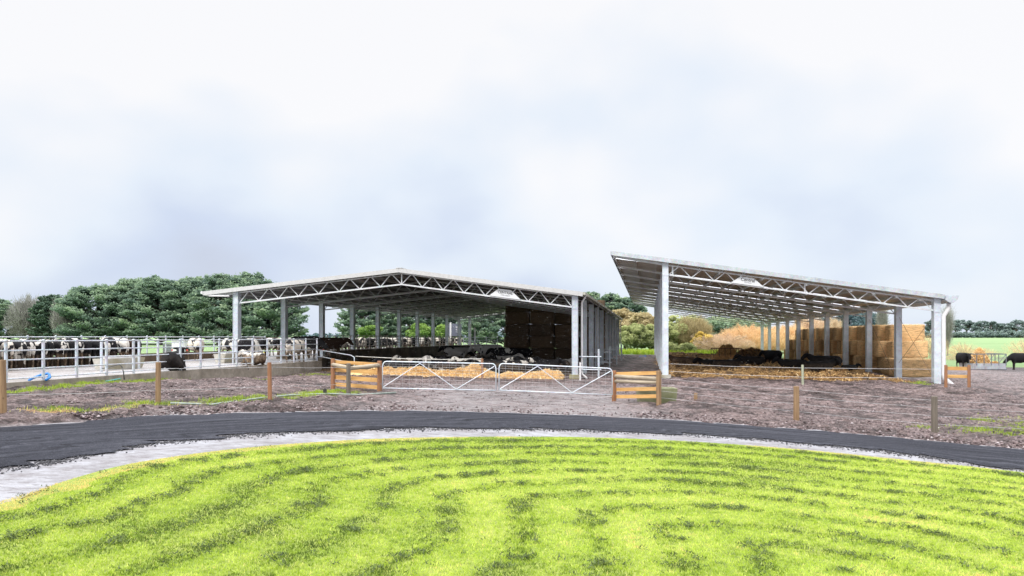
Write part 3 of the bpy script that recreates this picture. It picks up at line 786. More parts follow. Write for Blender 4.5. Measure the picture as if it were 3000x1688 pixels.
# ------------------------------------------------------------------ the two open sheds
def shed(name, label, R0, tL, zR, zTop, ground_l, ground_r, step, nb, roofpts, colmat, trussmat, innermat, roofmat, undermat, chord=(.3, .93), panel=1.3, skylights=False, colw=(.34, .42)):
    """roofpts: list of (t, z) along U from R0, left to right"""
    root = empty(name, (R0.x, R0.y, zR), label, 'shed')
    def P(t, k, z): q = R0+U*t+V*(step*k); return Vector((q.x, q.y, z))
    def rz(t):
        for (t0, z0), (t1, z1) in zip(roofpts[:-1], roofpts[1:]):
            if t <= t1 or t1 == roofpts[-1][0]: return z0+(z1-z0)*(t-t0)/(t1-t0)
    for k in range(nb+1):
        for side, t, gg in ((0, tL, ground_l), (1, 0, ground_r)):
            b = P(t, k, 0); zb = gg(b.x, b.y); ztop = rz(t)-.22
            mb = MB(); c = P(t, k, (zb+ztop)/2); H = ztop-zb
            # channel-like fabricated post: web with two flanges
            mb.box(c, colw[0]-.08, colw[1]*.9, H, U, V)
            for s in (-1, 1):
                mb.box(c+U*(s*(colw[0]/2-.02)), .04, colw[1], H+.004, U, V)
            mb.box(P(t, k, rz(t)-1.0)-V*(colw[1]/2+.004), colw[0]*1.02, .012, .03, U, V)
            mb.build('column', colmat, root)
            if k == 0 and side == 1:
                pass
    # trusses
    for k in range(nb+1):
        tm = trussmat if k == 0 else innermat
        mb = MB(); ct = .075
        for (t0, z0), (t1, z1) in zip(roofpts[:-1], roofpts[1:]):
            a, b = max(t0, tL+colw[0]/2), min(t1, -colw[0]/2)
            if b <= a: continue
            mb.beam(P(a, k, rz(a)-chord[0]), P(b, k, rz(b)-chord[0]), .09, .07)
            mb.beam(P(a, k, rz(a)-chord[1]), P(b, k, rz(b)-chord[1]), .10, .085)
            n = max(1, round((b-a)/panel)); pw = (b-a)/n
            for i in range(n):
                ta = a+pw*i; tb_ = a+pw*(i+.5); tc_ = a+pw*(i+1)
                if b == -colw[0]/2 and t0 != roofpts[0][0] or len(roofpts) == 2: 
                    q = [(ta, 1), (tb_, 0), (tc_, 1)]
                else: q = [(ta, 1 if 0 else 1), (tb_, 0), (tc_, 1)]
                q = [(ta, 1), (tb_-.06, 0), (tb_+.06, 0), (tc_, 1)]
                mb.beam(P(q[0][0], k, rz(q[0][0])-chord[1]), P(q[1][0], k, rz(q[1][0])-chord[0]), .045, .045)
                mb.beam(P(q[2][0], k, rz(q[2][0])-chord[0]), P(q[3][0], k, rz(q[3][0])-chord[1]), .045, .045)
        if len(roofpts) > 2:
            tr_ = roofpts[1][0]; mb.beam(P(tr_, k, rz(tr_)-chord[1]-.02), P(tr_, k, rz(tr_)-chord[0]), .07, .07)
        else:
            mb.beam(P(tL+colw[0]/2+.25, k, rz(tL)-chord[1]-.02), P(tL+colw[0]/2+.25, k, rz(tL)-chord[0]), .08, .08)
            mb.beam(P(tL*.47, k, rz(tL*.47)-chord[1]), P(tL*.47, k, rz(tL*.47)-chord[0]), .06, .06)
        # rafter over the eave overhang
        t0 = roofpts[0][0]
        mb.beam(P(t0+.1, k, rz(t0+.1)-.24), P(tL-colw[0]/2, k, rz(tL)-.30), .09, .14)
        mb.build('truss', tm, root)
    # purlins
    tA, tB = roofpts[0][0], roofpts[-1][0]
    np_ = int((tB-tA)/1.3)
    for i in range(np_+1):
        t = tA+.12+(tB-tA-.24)*i/np_
        MB().beam(P(t, -.06, rz(t)-.145), P(t, nb+.02, rz(t)-.145), .065, .17).build('purlin', innermat, root)
    # eave and girt ties deep in the roof (flybraces)
    # roof sheets: one per bay with a light strip between
    for (t0, z0), (t1, z1) in zip(roofpts[:-1], roofpts[1:]):
        for k in range(nb):
            k0 = k-(.07 if k == 0 else 0); k1 = k+1+(.03 if k == nb-1 else 0)
            sp = []
            if skylights: sp = [(k0, k+.40, 0), (k+.40, k+.475, 1), (k+.475, k1, 0)]
            else: sp = [(k0, k1, 0)]
            for (a, b, sky) in sp:
                mb = MB(); th = .03
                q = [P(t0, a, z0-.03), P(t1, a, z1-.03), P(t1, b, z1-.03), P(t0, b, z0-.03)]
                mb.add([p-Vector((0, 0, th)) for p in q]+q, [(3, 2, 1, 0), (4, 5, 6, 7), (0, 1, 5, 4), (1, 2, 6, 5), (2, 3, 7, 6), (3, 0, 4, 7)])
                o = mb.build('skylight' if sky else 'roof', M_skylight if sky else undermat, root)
    # front fascia / barge capping (and back)
    for kk in (-.085, nb+.045):
        for (t0, z0), (t1, z1) in zip(roofpts[:-1], roofpts[1:]):
            MB().beam(P(t0, kk, z0-.115), P(t1, kk, z1-.115), .02, .25).build('fascia', roofmat, root)
    if len(roofpts) > 2:
        t1, z1 = roofpts[1]; MB().beam(P(t1, -.09, z1+.02), P(t1, nb+.05, z1+.02), .35, .04).build('ridge_cap', roofmat, root)
    # left eave: thin trim, right eave: gutter
    t0, z0 = roofpts[0]; t1, z1 = roofpts[-1]
    MB().beam(P(t0-.02, -.09, z0-.11), P(t0-.02, nb+.05, z0-.11), .03, .2).build('eave_trim', roofmat, root)
    return root, P, rz

deckg = lambda x, y: DK if True else 0
def leftg(x, y): return DK-.02 if y < 58 else DK-.6
R0m = Vector((3.68, 43.8, 0)); tLm = -21.47
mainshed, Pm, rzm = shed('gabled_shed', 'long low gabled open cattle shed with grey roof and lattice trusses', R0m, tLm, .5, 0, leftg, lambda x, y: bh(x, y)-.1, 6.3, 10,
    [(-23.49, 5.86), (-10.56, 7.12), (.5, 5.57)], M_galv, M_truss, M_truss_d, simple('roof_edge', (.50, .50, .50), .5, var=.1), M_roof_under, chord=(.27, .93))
# outer skin seen from above is plain grey: gutter
for pts_ in ((.56, 5.49),):
    t, z = pts_
    MB().beam(Pm(t+.02, -.09, z), Pm(t+.02, 10.05, z), .13, .15).build('gutter', simple('cream_gutter', (.42, .42, .36), .5, var=.15), mainshed)
MB().beam(Pm(-23.58, -.09, 5.80), Pm(-23.58, 10.05, 5.80), .14, .14).build('gutter', M_white, mainshed)
MB().tube([Pm(-23.4, -.07, 5.66), Pm(-23.0, -.07, 5.60), Pm(-21.75, -.07, 5.57)], .06, 10).build('downpipe', M_pipe, mainshed, True)
for k in range(0, 11, 2):
    zt = 5.42; b = Pm(.42, k, 0); gzb = bh(b.x, b.y)+.05
    kk = k+.06
    o = MB().tube([Pm(.58, kk, zt), Pm(.55, kk, zt-.12), Pm(.40, kk, zt-.32), Pm(.36, kk, zt-.42), Pm(.36, kk, zt-.9), Pm(.36, kk, gzb+.35), Pm(.40, kk, gzb+.2), Pm(.62, kk, gzb+.02), Pm(.66, kk, gzb-.08)], .055, 10).build('downpipe', M_pipe if k < 1 else simple('grey_pipe', (.42, .43, .44), .5), mainshed, True)
# concrete footing of the front right column
b = Pm(0, 0, 0); o = MB().box((b.x, b.y, gz(b.x, b.y)+.02), .62, .6, .5, U, V).build('footing', concrete_mat('yellow_concrete', (.36, .33, .18)), mainshed)
b = Pm(tLm, 1, 0); MB().box((b.x, b.y, DK+.08), .9, .7, .3, U, V).build('footing', M_conc_dark, mainshed)
# wall sheeting glimpsed between the right-hand columns of the far bays
R0r = Vector((24.29, 43.0, 0)); tLr = -15.2
M_wfas = galv_mat('zinc_fascia', (.50, .54, .57))
def rightg(x, y): return bh(x, y)-.05
monoshed, Pr, rzr = shed('skillion_shed', 'tall single-slope open shed with galvanised columns beside stacked bales', R0r, tLr, .1, 0, rightg, rightg, 6.69, 10,
    [(-18.45, 8.22), (.25, 5.38)], M_galv_l, M_truss, galv_mat('grey_truss', (.66, .67, .68)), M_wfas, roof_mat('zinc_underside', (.60, .58, .55), (.75, .73, .70)), chord=(.36, .93), panel=1.33, skylights=True, colw=(.36, .45))
b = Pr(tLr, 0, 0); MB().box((b.x, b.y, gz(b.x, b.y)+.04), .66, .62, .32, U, V).build('footing', M_trough, monoshed)
# box gutter and downpipe of the right shed
mb = MB(); c0 = [Pr(.28, -.09, 5.33), Pr(.98, -.09, 5.33), Pr(.93, -.09, 5.12), Pr(.72, -.09, 4.92), Pr(.52, -.09, 4.92), Pr(.28, -.09, 5.08)]
c1 = [p+V*(6.69*10.1) for p in c0]; n = 6
mb.add(c0+c1, [tuple(range(n)), tuple(reversed(range(n, 2*n)))]+[(i, i+n, (i+1) % n+n, (i+1) % n) for i in range(n)]); mb.build('gutter', M_galv, monoshed)
b = Pr(.5, 0, 0); gb = bh(b.x, b.y)
MB().tube([Pr(.62, -.02, 4.93), Pr(.60, -.02, 4.62), Pr(.36, -.02, 4.22), Pr(.34, -.02, 4.05), Pr(.34, -.02, gb+.55), Pr(.36, -.02, gb+.35), Pr(.72, -.02, gb+.03), Pr(.85, -.02, gb-.1)], .115, 14).build('downpipe', M_pipe, monoshed, True)
for s in (1, 2, 7):
    MB().tube([Pr(0, s, rzr(0)-1.0), Pr(0, s-1 if s == 1 else s-.9, .35)], .012, 5).build('brace_rod', M_rust, monoshed)
MB().tube([Pr(0, 0, rzr(0)-1.0), Pr(0, 1, 1.2)], .012, 5).build('brace_rod', M_rust, monoshed)

# name panels in the trusses
def text_obj(body, loc, size, mat, parent, rot=0, name='lettering', ax=None):
    cu = bpy.data.curves.new(name, 'FONT'); cu.body = body; cu.size = size; cu.extrude = .002; cu.align_x = 'CENTER'; cu.align_y = 'CENTER'
    o = bpy.data.objects.new(name, cu); col.objects.link(o)
    dg = bpy.context.evaluated_depsgraph_get(); me = bpy.data.meshes.new_from_object(o.evaluated_get(dg))
    bpy.data.objects.remove(o); o = bpy.data.objects.new(name, me); col.objects.link(o)
    me.materials.clear(); me.materials.append(mat)
    R = Euler((math.radians(90), 0, -TH)).to_matrix().to_4x4()
    T = Matrix.Translation(Vector(loc)) @ Matrix.Rotation(rot, 4, Vector(V)) @ R
    me.transform(T)
    if parent is not None: me.transform(Matrix.Translation(-Vector(parent.location))); o.parent = parent
    return o
M_ink = simple('dark_lettering', (.03, .03, .035), .6)
M_ink2 = simple('grey_lettering', (.35, .36, .38), .6)
M_panel = simple('white_sign_panel', (.78, .80, .83), .4, var=.05)
def truss_sign(P, rz, tc_, body, sub, parent, sl, h0=.93, h1=.36, ts=.21):
    k = -.018
    a, b, c_, d_ = (P(tc_-.95, k, rz(tc_-.95)-h0+.03), P(tc_+.95, k, rz(tc_+.95)-h0+.03), P(tc_+.38, k, rz(tc_+.38)-h1-.06), P(tc_-.38, k, rz(tc_-.38)-h1-.06))
    mb = MB(); q = [a, b, c_, d_]; bk = [p+V*.02 for p in q]
    mb.add(q+bk, [(0, 1, 2, 3), (7, 6, 5, 4), (0, 4, 5, 1), (1, 5, 6, 2), (2, 6, 7, 3), (3, 7, 4, 0)]); sp = mb.build('sign_panel', M_panel, parent)
    z = rz(tc_)
    rot = -math.atan(sl)
    L = P(tc_, k-.003, z-.60)
    for bo, sz, dz, m in ((body, ts, -.02, M_ink), (sub, .10, -.17, M_ink2)):
        o = text_obj(bo, P(tc_+.03, k-.003, z-.60+dz), sz, m, parent, math.atan(sl)); o.parent = sp
truss_sign(Pm, rzm, -4.15, 'CENTRAL', 'STEEL BUILD', mainshed, .137)
tcs = -(24.29-W(2188, 829, 44.9).x)/U.x
truss_sign(Pr, rzr, tcs, 'Central', 'Steel Build', monoshed, .152, .93, .40, .27)

# black board seen through the far bays
a = W(1314, 949, 112); b = W(1352, 986, 112)
root = empty('notice_board', ((a.x+b.x)/2, 112, 1.6), 'dark blue-grey board with white lettering seen between the far shed columns', 'sign')
MB().box(((a.x+b.x)/2, 112, (a.z+b.z)/2), b.x-a.x, .05, a.z-b.z).build('board', simple('slate_board', (.10, .11, .15), .5), root)
for x in (a.x+.2, b.x-.2): MB().tube([(x, 112.06, 1.5), (x, 112.06, b.z+.2)], .04, 8).build('leg', M_galv_d, root)
for i, s in enumerate(('bden', 'dwash', '529 009')):
    o = text_obj(s, (W(1337, 0, 112).x, 111.96, W(0, 958.5+i*7, 112).z), .40, M_white, None)
    o.data.transform(Matrix.Translation((-root.location.x, -root.location.y, -root.location.z))); o.parent = root
# white posts at the far end
for px, y0 in ((1320, 945), (1378, 950), (1391, 960)):
    g = W(px, y0, 109); o = MB().box((g.x, 109, (g.z+1.5)/2), .22, .2, g.z-1.5).build('white_post', M_white); origin_to(o, (g.x, 109, 1.5))
    tag(o, {1320: 'white post left of the dark notice board at the far shed end', 1378: 'white post right of the dark notice board at the far shed end', 1391: 'white post at the left end of the far opening in the shed'}[px], 'post')
# guard rails beside the right side of the gabled shed
for i, (px, Z, k) in enumerate(((1728, 44.5, 0), (1764, 57, 2), (1790, 70, 4), (1806, 83, 6))):
    q = Pm(1.35, k+.05, 0); zb = gz(q.x, q.y)
    root = empty('pipe_guard', (q.x, q.y, zb), ['nearest', 'second nearest', 'third', 'farthest'][i]+' pipe guard frame outside the right wall of the gabled shed', 'guard rail', 'pipe guards along the gabled shed')
    MB().tube([q+Vector((0, 0, zb-.1)), q+Vector((0, 0, zb+1.75))], .06, 8).build('post', M_galv, root)
    for h in (.55, 1.3): MB().tube([q+Vector((0, 0, zb+h))+U*.15, Pm(.2, k+.05, zb+h)], .035, 8).build('rail', M_galv, root)
g = W(1700, 1062, 42.6); zz_ = gz(g.x, g.y)
o = MB().tube([(g.x, g.y, zz_-.1), (g.x, g.y, g.z)], .05, 10).build('white_pipe', M_pipe); tag(o, 'upright white plastic pipe at the foot of the front downpipe', 'pipe')

# ------------------------------------------------------------------ troughs
def trough(name, label, c, L, Wd, H, ax, mat, z, rail=True):
    ay = Vector((-ax.y, ax.x, 0)); root = empty(name, (c[0], c[1], z), label, 'trough')
    mb = MB(); t = .07
    def ring(l, w, h): return [Vector((c[0], c[1], z+h))+ax*(i*l/2)+ay*(j*w/2) for i, j in ((-1, -1), (1, -1), (1, 1), (-1, 1))]
    r = ring(L*.94, Wd*.72, 0)+ring(L, Wd, H)+ring(L-2*t, Wd-2*t, H)+ring(L*.94-2*t, Wd*.72-2*t, .12)
    fs = [(3, 2, 1, 0)]
    for b in (0, 4, 8):
        for i in range(4):
            j = (i+1) % 4; fs.append((b+i, b+j, b+4+j, b+4+i))
    fs.append((12, 13, 14, 15)); mb.add(r, fs); mb.build('basin', mat, root)
    w = MB(); w.add(ring(L*.97-2*t, Wd*.9-2*t, H-.1), [(0, 1, 2, 3)])
    w.build('water', simple('trough_water', (.05, .06, .05), .08), root)
    return root
def cover(root, c, z0, L, Wd, ax):
    ay = Vector((-ax.y, ax.x, 0))
    MB().box(Vector((c[0], c[1], z0))+ax*.1, L*.78, Wd*.5, .12, ax, ay).build('float_cover', M_white, root)
cY = 36.4; q = Vector((-19.25+.18*1.3, cY, 0)); t1 = trough('water_trough', 'nearer concrete water trough with white cover behind the pipe rail fence', (q.x, q.y), 2.7, .78, .52, V, M_trough, DK+.02); cover(t1, (q.x, q.y), DK+.6, 2.7, .8, V)
q = Vector((W(664, 0, 46).x+.25, 46.2, 0)); t2 = trough('water_trough', 'farther concrete water trough beside the shed column in the yard', (q.x, q.y), 2.8, .78, .52, V, M_trough, DK+.02); cover(t2, (q.x, q.y), DK+.6, 2.8, .8, V)
g = G(1927, 1175); g.y = 29.4; g.x = W(1927, 0, 29.6).x
trough('stock_trough', 'square mossy concrete trough behind the right timber stay', (g.x, g.y+.5), 1.48, 1.0, .68, Vector((1, 0, 0)), M_conc_green, gz(g.x, g.y)-.06)
for px, Z in ((297, 33.5), (407, 36.8), (683, 44.5), (749, 47)):
    g = W(px, 0, Z); o = MB().tube([(g.x, Z, DK), (g.x, Z, DK+1.35)], .06, 8).build('trough_post', M_galv_r); origin_to(o, (g.x, Z, DK))
    tag(o, {297: 'steel post at the near end of the nearer water trough', 407: 'steel post at the far end of the nearer water trough', 683: 'steel post at the near end of the farther water trough', 749: 'steel post at the far end of the farther water trough'}[px], 'post')
for nm, lb, P_ in (('black_hose', 'curved black hose arching over the fence from the nearer trough', [W(300, 1080, 33), W(330, 1073, 31.5), W(350, 1068, 30.6), W(357, 1075, 30.3), W(362, 1090, 30.2), W(364, 1112, 30.15)]),
                   ('black_hose', 'curved black hose arching over the fence from the farther trough', [W(686, 1058, 42.5), W(705, 1052, 41), W(716, 1050, 39.8), W(722, 1062, 39.4), W(728, 1083, 39.2)])):
    o = MB().tube(smooth3 if False else P_, .022, 8).build(nm, M_black_hose, None, True); tag(o, lb, 'hose')
hp = [(W(83, 0, 26.3).x, 26.35, DK+.05), (W(95, 0, 26.6).x, 26.6, DK+.10), (W(120, 0, 27).x, 27, DK+.2), (W(140, 0, 27.2).x, 27.2, DK+.24), (W(149, 0, 27.2).x, 27.1, DK+.22), (W(146, 0, 26.8).x, 26.8, DK+.12), (W(135, 0, 26.5).x, 26.5, DK+.05)]
o = MB().tube(hp, .045, 10).build('blue_hose', M_blue, None, True); tag(o, 'thick blue hose looped on the yard slab at the kerb', 'hose')
a = G(310, 1122); b = G(352, 1118)
o = MB().tube([(a.x, a.y, gz(a.x, a.y)+.05), (b.x, b.y, gz(b.x, b.y)+.08)], .03, 8).build('teal_pipe', M_teal); tag(o, 'short teal pipe lying against the kerb below the trough', 'pipe')
pp = [G(px, py) for px, py in ((500, 1187), (620, 1181), (760, 1172), (850, 1162), (960, 1157), (1050, 1156.5), (1160, 1156))]
o = MB().tube([(p.x, p.y, gz(p.x, p.y)+.05) for p in pp], .03, 8).build('ground_pipe', simple('grey_green_pipe', (.30, .36, .32), .5), None, True); tag(o, 'long pale pipe lying on the grass along the left fence line', 'pipe')
g = G(952, 1157); o = MB().box((g.x, g.y, gz(g.x, g.y)+.08), .11, .1, .2).tube([(g.x, g.y, gz(g.x, g.y)+.18), (g.x, g.y, gz(g.x, g.y)+.21)], .03, 8).build('valve_box', M_black_hose); tag(o, 'small black valve box standing in grass beside the pipe', 'box')
c = W(528, 1022, 60); o = MB(); o.box((c.x, c.y, DK+.75), 1.0, .8, 1.0).box((c.x, c.y, DK+1.26), 1.1, .9, .04); o = o.build('feed_bin', M_white); tag(o, 'white feed bin behind the brown feed wall left of the pale cow', 'bin')
c = W(502, 1022, 61); o = MB(); o.box((c.x, c.y, DK+.6), 1.0, .8, .7)
for i in range(4): o.box((c.x, c.y-.42, DK+.36+i*.18), 1.04, .03, .06)
o = o.build('slatted_crate', M_galv_d); tag(o, 'grey slatted crate beside the white feed bin', 'crate')

# ------------------------------------------------------------------ straw and bedding
M_straw = tone_mat('straw', [(0, (.16, .09, .04)), (.35, (.46, .27, .10)), (.7, (.88, .62, .30)), (1, (.96, .82, .54))], .8)
def straw(name, X, Y, Z, L, tone, label, w=.012, flat=.35, mat=M_straw):
    n = len(X); a = rng.uniform(0, 6.283, n); e = rng.normal(0, flat, n)
    d = np.stack([np.cos(a)*np.cos(e), np.sin(a)*np.cos(e), np.sin(e)], -1)*L[:, None]/2
    up = np.stack([-np.sin(a), np.cos(a), np.zeros(n)], -1)*w; up[:, 2] = w*rng.uniform(.3, 1, n)
    c = np.stack([X, Y, Z], -1)
    v = np.stack([c-d-up/2, c+d-up/2, c+d+up/2, c-d+up/2], 1).reshape(-1, 3)
    o = npmesh(name, v, np.arange(n*4).reshape(n, 4), mat, np.repeat(tone, 4))
    return tag(o, label, 'straw', kind='stuff')
# bright straw berm across the front of the gabled shed
def berm_h(t):   # t along U from R0m
    px = 1500+ (R0m.x+U.x*t)/ (R0m.y+U.y*t)*F
    xs_ = [1090, 1120, 1160, 1215, 1240, 1290, 1340, 1400, 1418, 1440, 1470, 1495, 1540, 1570, 1600, 1640, 1652]
    hs_ = [.2, .3, .34, .45, .40, .22, .34, .72, .48, .22, .08, .25, .20, .30, .40, .42, .0]
    return np.interp(px, xs_, hs_)
n = 60000; t = rng.uniform(-14, .0, n); px_ = 1500+(R0m.x+U.x*t)/(R0m.y+U.y*t)*F
hB = berm_h(t)*(.8+.4*vn(t*2.5, t*0, 3)); s_ = rng.normal(0, .5, n)
X = R0m.x+U.x*t+V.x*(s_-.55); Y = R0m.y+U.y*t+V.y*(s_-.55)
hz = hB*np.exp(-(s_/.55)**2)
k = (hz > .03) & (px_ < 1652) & (px_ > 1085); X = X[k]; Y = Y[k]; hz = hz[k]; hB = hB[k]
Z = base_h(X, Y)+relief(X, Y)+hz*rng.uniform(.82, 1.1, len(X))
straw('straw_berm', X, Y, Z, rng.uniform(.12, .35, len(X)), np.clip(rng.normal(.74, .16, len(X)), 0, 1), 'golden loose straw banked across the open front of the gabled shed', .022, .6)
# solid core so no gaps show
ts = np.linspace(-13.6, -.2, 140); ss = np.linspace(-1.2, 1.2, 17)
TT, SS = np.meshgrid(ts, ss, indexing='ij')
HB = berm_h(TT)*np.exp(-(SS/.55)**2)*.9
BX = R0m.x+U.x*TT+V.x*(SS-.55); BY = R0m.y+U.y*TT+V.y*(SS-.55); BZ = base_h(BX, BY)+relief(BX, BY)+HB-.045
ii = np.arange(BX.size).reshape(BX.shape); fq = np.stack([ii[:-1, :-1], ii[1:, :-1], ii[1:, 1:], ii[:-1, 1:]], -1).reshape(-1, 4)
o = npmesh('straw_bank', np.stack([BX, BY, BZ], -1).reshape(-1, 3), fq, simple('packed_straw', (.80, .56, .27), .9, var=.35, scale=18, bump=.8), smooth=True); tag(o, kind='structure')
# pen bedding sheets under both sheds
def bedding(name, P, t0, t1, k0, k1, step, zoff, amp, mat, sd):
    nt = int((t1-t0)/.18); nk = int((k1-k0)*step/.22)
    T_, K_ = np.meshgrid(np.linspace(t0, t1, nt), np.linspace(k0, k1, nk), indexing='ij')
    b0 = P(0, 0, 0); X = b0.x+U.x*T_+V.x*step*K_; Y = b0.y+U.y*T_+V.y*step*K_
    e = np.minimum(np.minimum(T_-t0, t1-T_)/1.2, (K_-k0)*step/1.6).clip(0, 1); e = e*e*(3-2*e)
    h = (zoff+amp*(fbm(X*.5, Y*.5, 3, sd)-.35)+amp*.9*(fbm(X*2.2, Y*2.2, 4, sd+5)-.5))*e-.06*(1-e)
    Z = base_h(X, Y)+h
    ii = np.arange(X.size).reshape(X.shape); fq = np.stack([ii[:-1, :-1], ii[1:, :-1], ii[1:, 1:], ii[:-1, 1:]], -1).reshape(-1, 4)
    o = npmesh(name, np.stack([X, Y, Z], -1).reshape(-1, 3), fq, mat, smooth=True); tag(o, kind='structure')
    return X, Y, Z
def bed_mat(name, lo, mid, hi):
    t = NT(name); co = t.coord('Object'); f = t.noise(co, 2.4, 7, .75); g = t.noise(co, 22, 4, .75, (1, 1, 2))
    c = t.ramp(f, [(.36, lo), (.48, mid), (.60, hi)]); c = t.mix(1.0, c, t.ramp(g, [(.3, .35), (.7, 1.5)]), 'MULTIPLY')
    t.base(c); t.rough(.85); t.bump(t.math('ADD', f, g), 1.0, .08); return t.m
bx, by, bz = bedding('pen_bedding', Pm, -19.5, -.4, .08, 9.9, 6.3, .10, .16, bed_mat('dark_bedding', (.06, .04, .03), (.17, .11, .06), (.36, .24, .12)), 12)
M_bed2 = bed_mat('straw_bedding', (.045, .028, .02), (.20, .115, .05), (.62, .38, .15))
rx, ry, rzz = bedding('straw_bedding', Pr, -15.6, -.9, .10, 9.8, 6.69, .08, .75, M_bed2, 31)
n = 60000; i = rng.integers(0, rx.shape[0], n); j = (rng.uniform(0, 1, n)**1.7*rx.shape[1]*.75).astype(int)
X = rx[i, j]+rng.normal(0, .12, n); Y = ry[i, j]+rng.normal(0, .12, n); Z = rzz[i, j]+.03
k = fbm(X*.9, Y*.9, 4, 65) > .50+.12*(1-sst(11, 17, X))
straw('loose_straw', X[k], Y[k], Z[k], rng.uniform(.12, .4, k.sum()), np.clip(rng.normal(.36, .22, k.sum()), 0, 1), 'trampled golden straw over dark manure in the single-slope shed', .022, .5)

# ------------------------------------------------------------------ bales
def bale_mesh(name, L, Wd, H, mat, seed, n=(22, 12, 12)):
    rg = np.random.default_rng(seed)
    mb = bmesh.new(); bmesh.ops.create_cube(mb, size=1)
    bmesh.ops.subdivide_edges(mb, edges=mb.edges[:], cuts=9, use_grid_fill=True)
    for v in mb.verts:
        x, y, z = v.co
        # rounded corners
        m = [abs(x)*2, abs(y)*2, abs(z)*2]; c = sorted(m)
        sh = 1-.045*max(0, c[1]-.8)*5*max(0, c[2]-.9)*10*.5
        p = Vector((x*L*sh, y*Wd*sh, z*H*sh))
        q = float(fbm(np.array(p.x*3+seed), np.array(p.y*3+p.z*5), 3, seed))-.5
        layer = math.sin(p.x*14+seed)*.012
        s = 1+.06*q+layer
        v.co = Vector((p.x*(1+.02*q), p.y*s, p.z*(1+.05*q)+H/2))
    me = bpy.data.meshes.new(name); mb.to_mesh(me); mb.free()
    me.polygons.foreach_set('use_smooth', [True]*len(me.polygons)); me.materials.append(mat)
    # fuzz of straw ends
    return me
def bale_mat(name, lo, mid, hi):
    t = NT(name); co = t.coord('Object'); oi = t.n('ShaderNodeObjectInfo')
    ad = t.n('ShaderNodeVectorMath', operation='ADD'); t.l(co, ad.inputs[0])
    sc_ = t.n('ShaderNodeVectorMath', operation='SCALE'); sc_.inputs[0].default_value = (37, 11, 23); t.l(oi.outputs['Random'], sc_.inputs['Scale']); t.l(sc_.outputs[0], ad.inputs[1])
    f = t.noise(ad.outputs[0], 3, 6, .7); g = t.noise(ad.outputs[0], 26, 5, .8, (1, 1, 1.6)); l = t.noise(ad.outputs[0], 6, 3, .6, (.5, .5, 2.6))
    c = t.ramp(g, [(.3, lo), (.5, mid), (.72, hi)])
    c = t.mix(t.ramp(l, [(.38, .6), (.52, 0.0)]), c, tuple(x*.35 for x in mid))
    c = t.mix(t.math('MULTIPLY', f, .3), c, tuple(x*.85 for x in hi))
    br = t.math('MULTIPLY_ADD', oi.outputs['Random'], .6, .6)
    c = t.mix(1.0, c, br, 'MULTIPLY'); t.base(c); t.rough(.9); t.bump(t.math('ADD', g, t.math('MULTIPLY', l, 1.5)), 1.0, .06); return t.m
M_bale = bale_mat('straw_bale', (.44, .22, .08), (.88, .54, .24), (1.0, .78, .46))
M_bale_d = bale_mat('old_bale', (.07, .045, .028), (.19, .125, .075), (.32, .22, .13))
bmesh_v = [bale_mesh('straw_bale', 2.42, 1.2, 1.2, M_bale, s) for s in range(4)]
# straw fuzz shared by bales
def fuzz_mesh(name, seed):
    rg = np.random.default_rng(seed); n = 420
    X = rg.uniform(-1.2, 1.2, n); Y = rg.uniform(-.6, .6, n); Z = np.full(n, 1.2)+rg.uniform(-.01, .04, n)
    e = rg.integers(0, 3, n); X = np.where(e == 0, np.sign(X)*1.2, X); Z = np.where(e == 0, rg.uniform(.1, 1.22, n), Z)
    Y = np.where(e == 1, -.6, Y); Z = np.where(e == 1, rg.uniform(1.1, 1.24, n), Z)
    a = rg.uniform(0, 6.28, n); el_ = rg.uniform(-.5, 1.0, n); L = rg.uniform(.04, .16, n)
    d = np.stack([np.cos(a)*np.cos(el_), np.sin(a)*np.cos(el_), np.sin(el_)], -1)*L[:, None]
    c = np.stack([X, Y, Z], -1); up = np.stack([-np.sin(a), np.cos(a), np.ones(n)], -1)*.006
    v = np.stack([c-up, c+up, c+d], 1).reshape(-1, 3)
    o = npmesh(name, v, np.arange(n*3).reshape(n, 3), M_straw, np.repeat(rg.uniform(.6, 1, n), 3)); me = o.data; bpy.data.objects.remove(o); return me
fz = [fuzz_mesh('loose_ends', s) for s in range(2)]
ordn = ['first', 'second', 'third', 'fourth', 'fifth', 'sixth', 'seventh', 'eighth', 'ninth', 'tenth', 'eleventh', 'twelfth', 'thirteenth', 'fourteenth', 'fifteenth', 'sixteenth', 'seventeenth', 'eighteenth', 'nineteenth']
def add_bale(x, y, z, rot, tilt, label, group, mat=None, sc_=(1, 1, 1)):
    o = bpy.data.objects.new('straw_bale', random.choice(bmesh_v)); col.objects.link(o)
    o.location = (x, y, z); o.rotation_euler = (tilt, random.uniform(-.012, .012), rot); o.scale = sc_
    if mat: o.material_slots[0].link = 'OBJECT'; o.material_slots[0].material = mat
    tag(o, label, 'bale', group)
    if mat is None:
        f = bpy.data.objects.new('loose_ends', random.choice(fz)); col.objects.link(f); f.parent = o; f['kind'] = 'stuff'
    return o
layers = [('bottom', 49.2, 93), ('middle', 53.4, 91), ('top', 54.8, 89)]
for li, (ln, Y0, Y1) in enumerate(layers):
    Y = Y0; cnt = {}
    while Y < Y1:
        bay = int((Y-43)/6.58)+1; cnt[bay] = cnt.get(bay, 0)+1
        x = 27.25+.1818*(Y-49)+random.uniform(-.48, .42)+(.14*li)
        add_bale(x, Y+.6, bh(x, Y)+1.2*li-.02, -TH+random.uniform(-.10, .10), random.uniform(-.07, .07),
                 '%s-layer straw bale, %s behind the %s right-hand column of the skillion shed' % (ln, ordn[cnt[bay]-1], ordn[bay-1]), 'straw bales in the long three-high stack')
        Y += 1.31+random.uniform(0, .16)
k0 = Pm(0, 5, 0)
names_c = ['leftmost', 'second', 'third', 'rightmost']
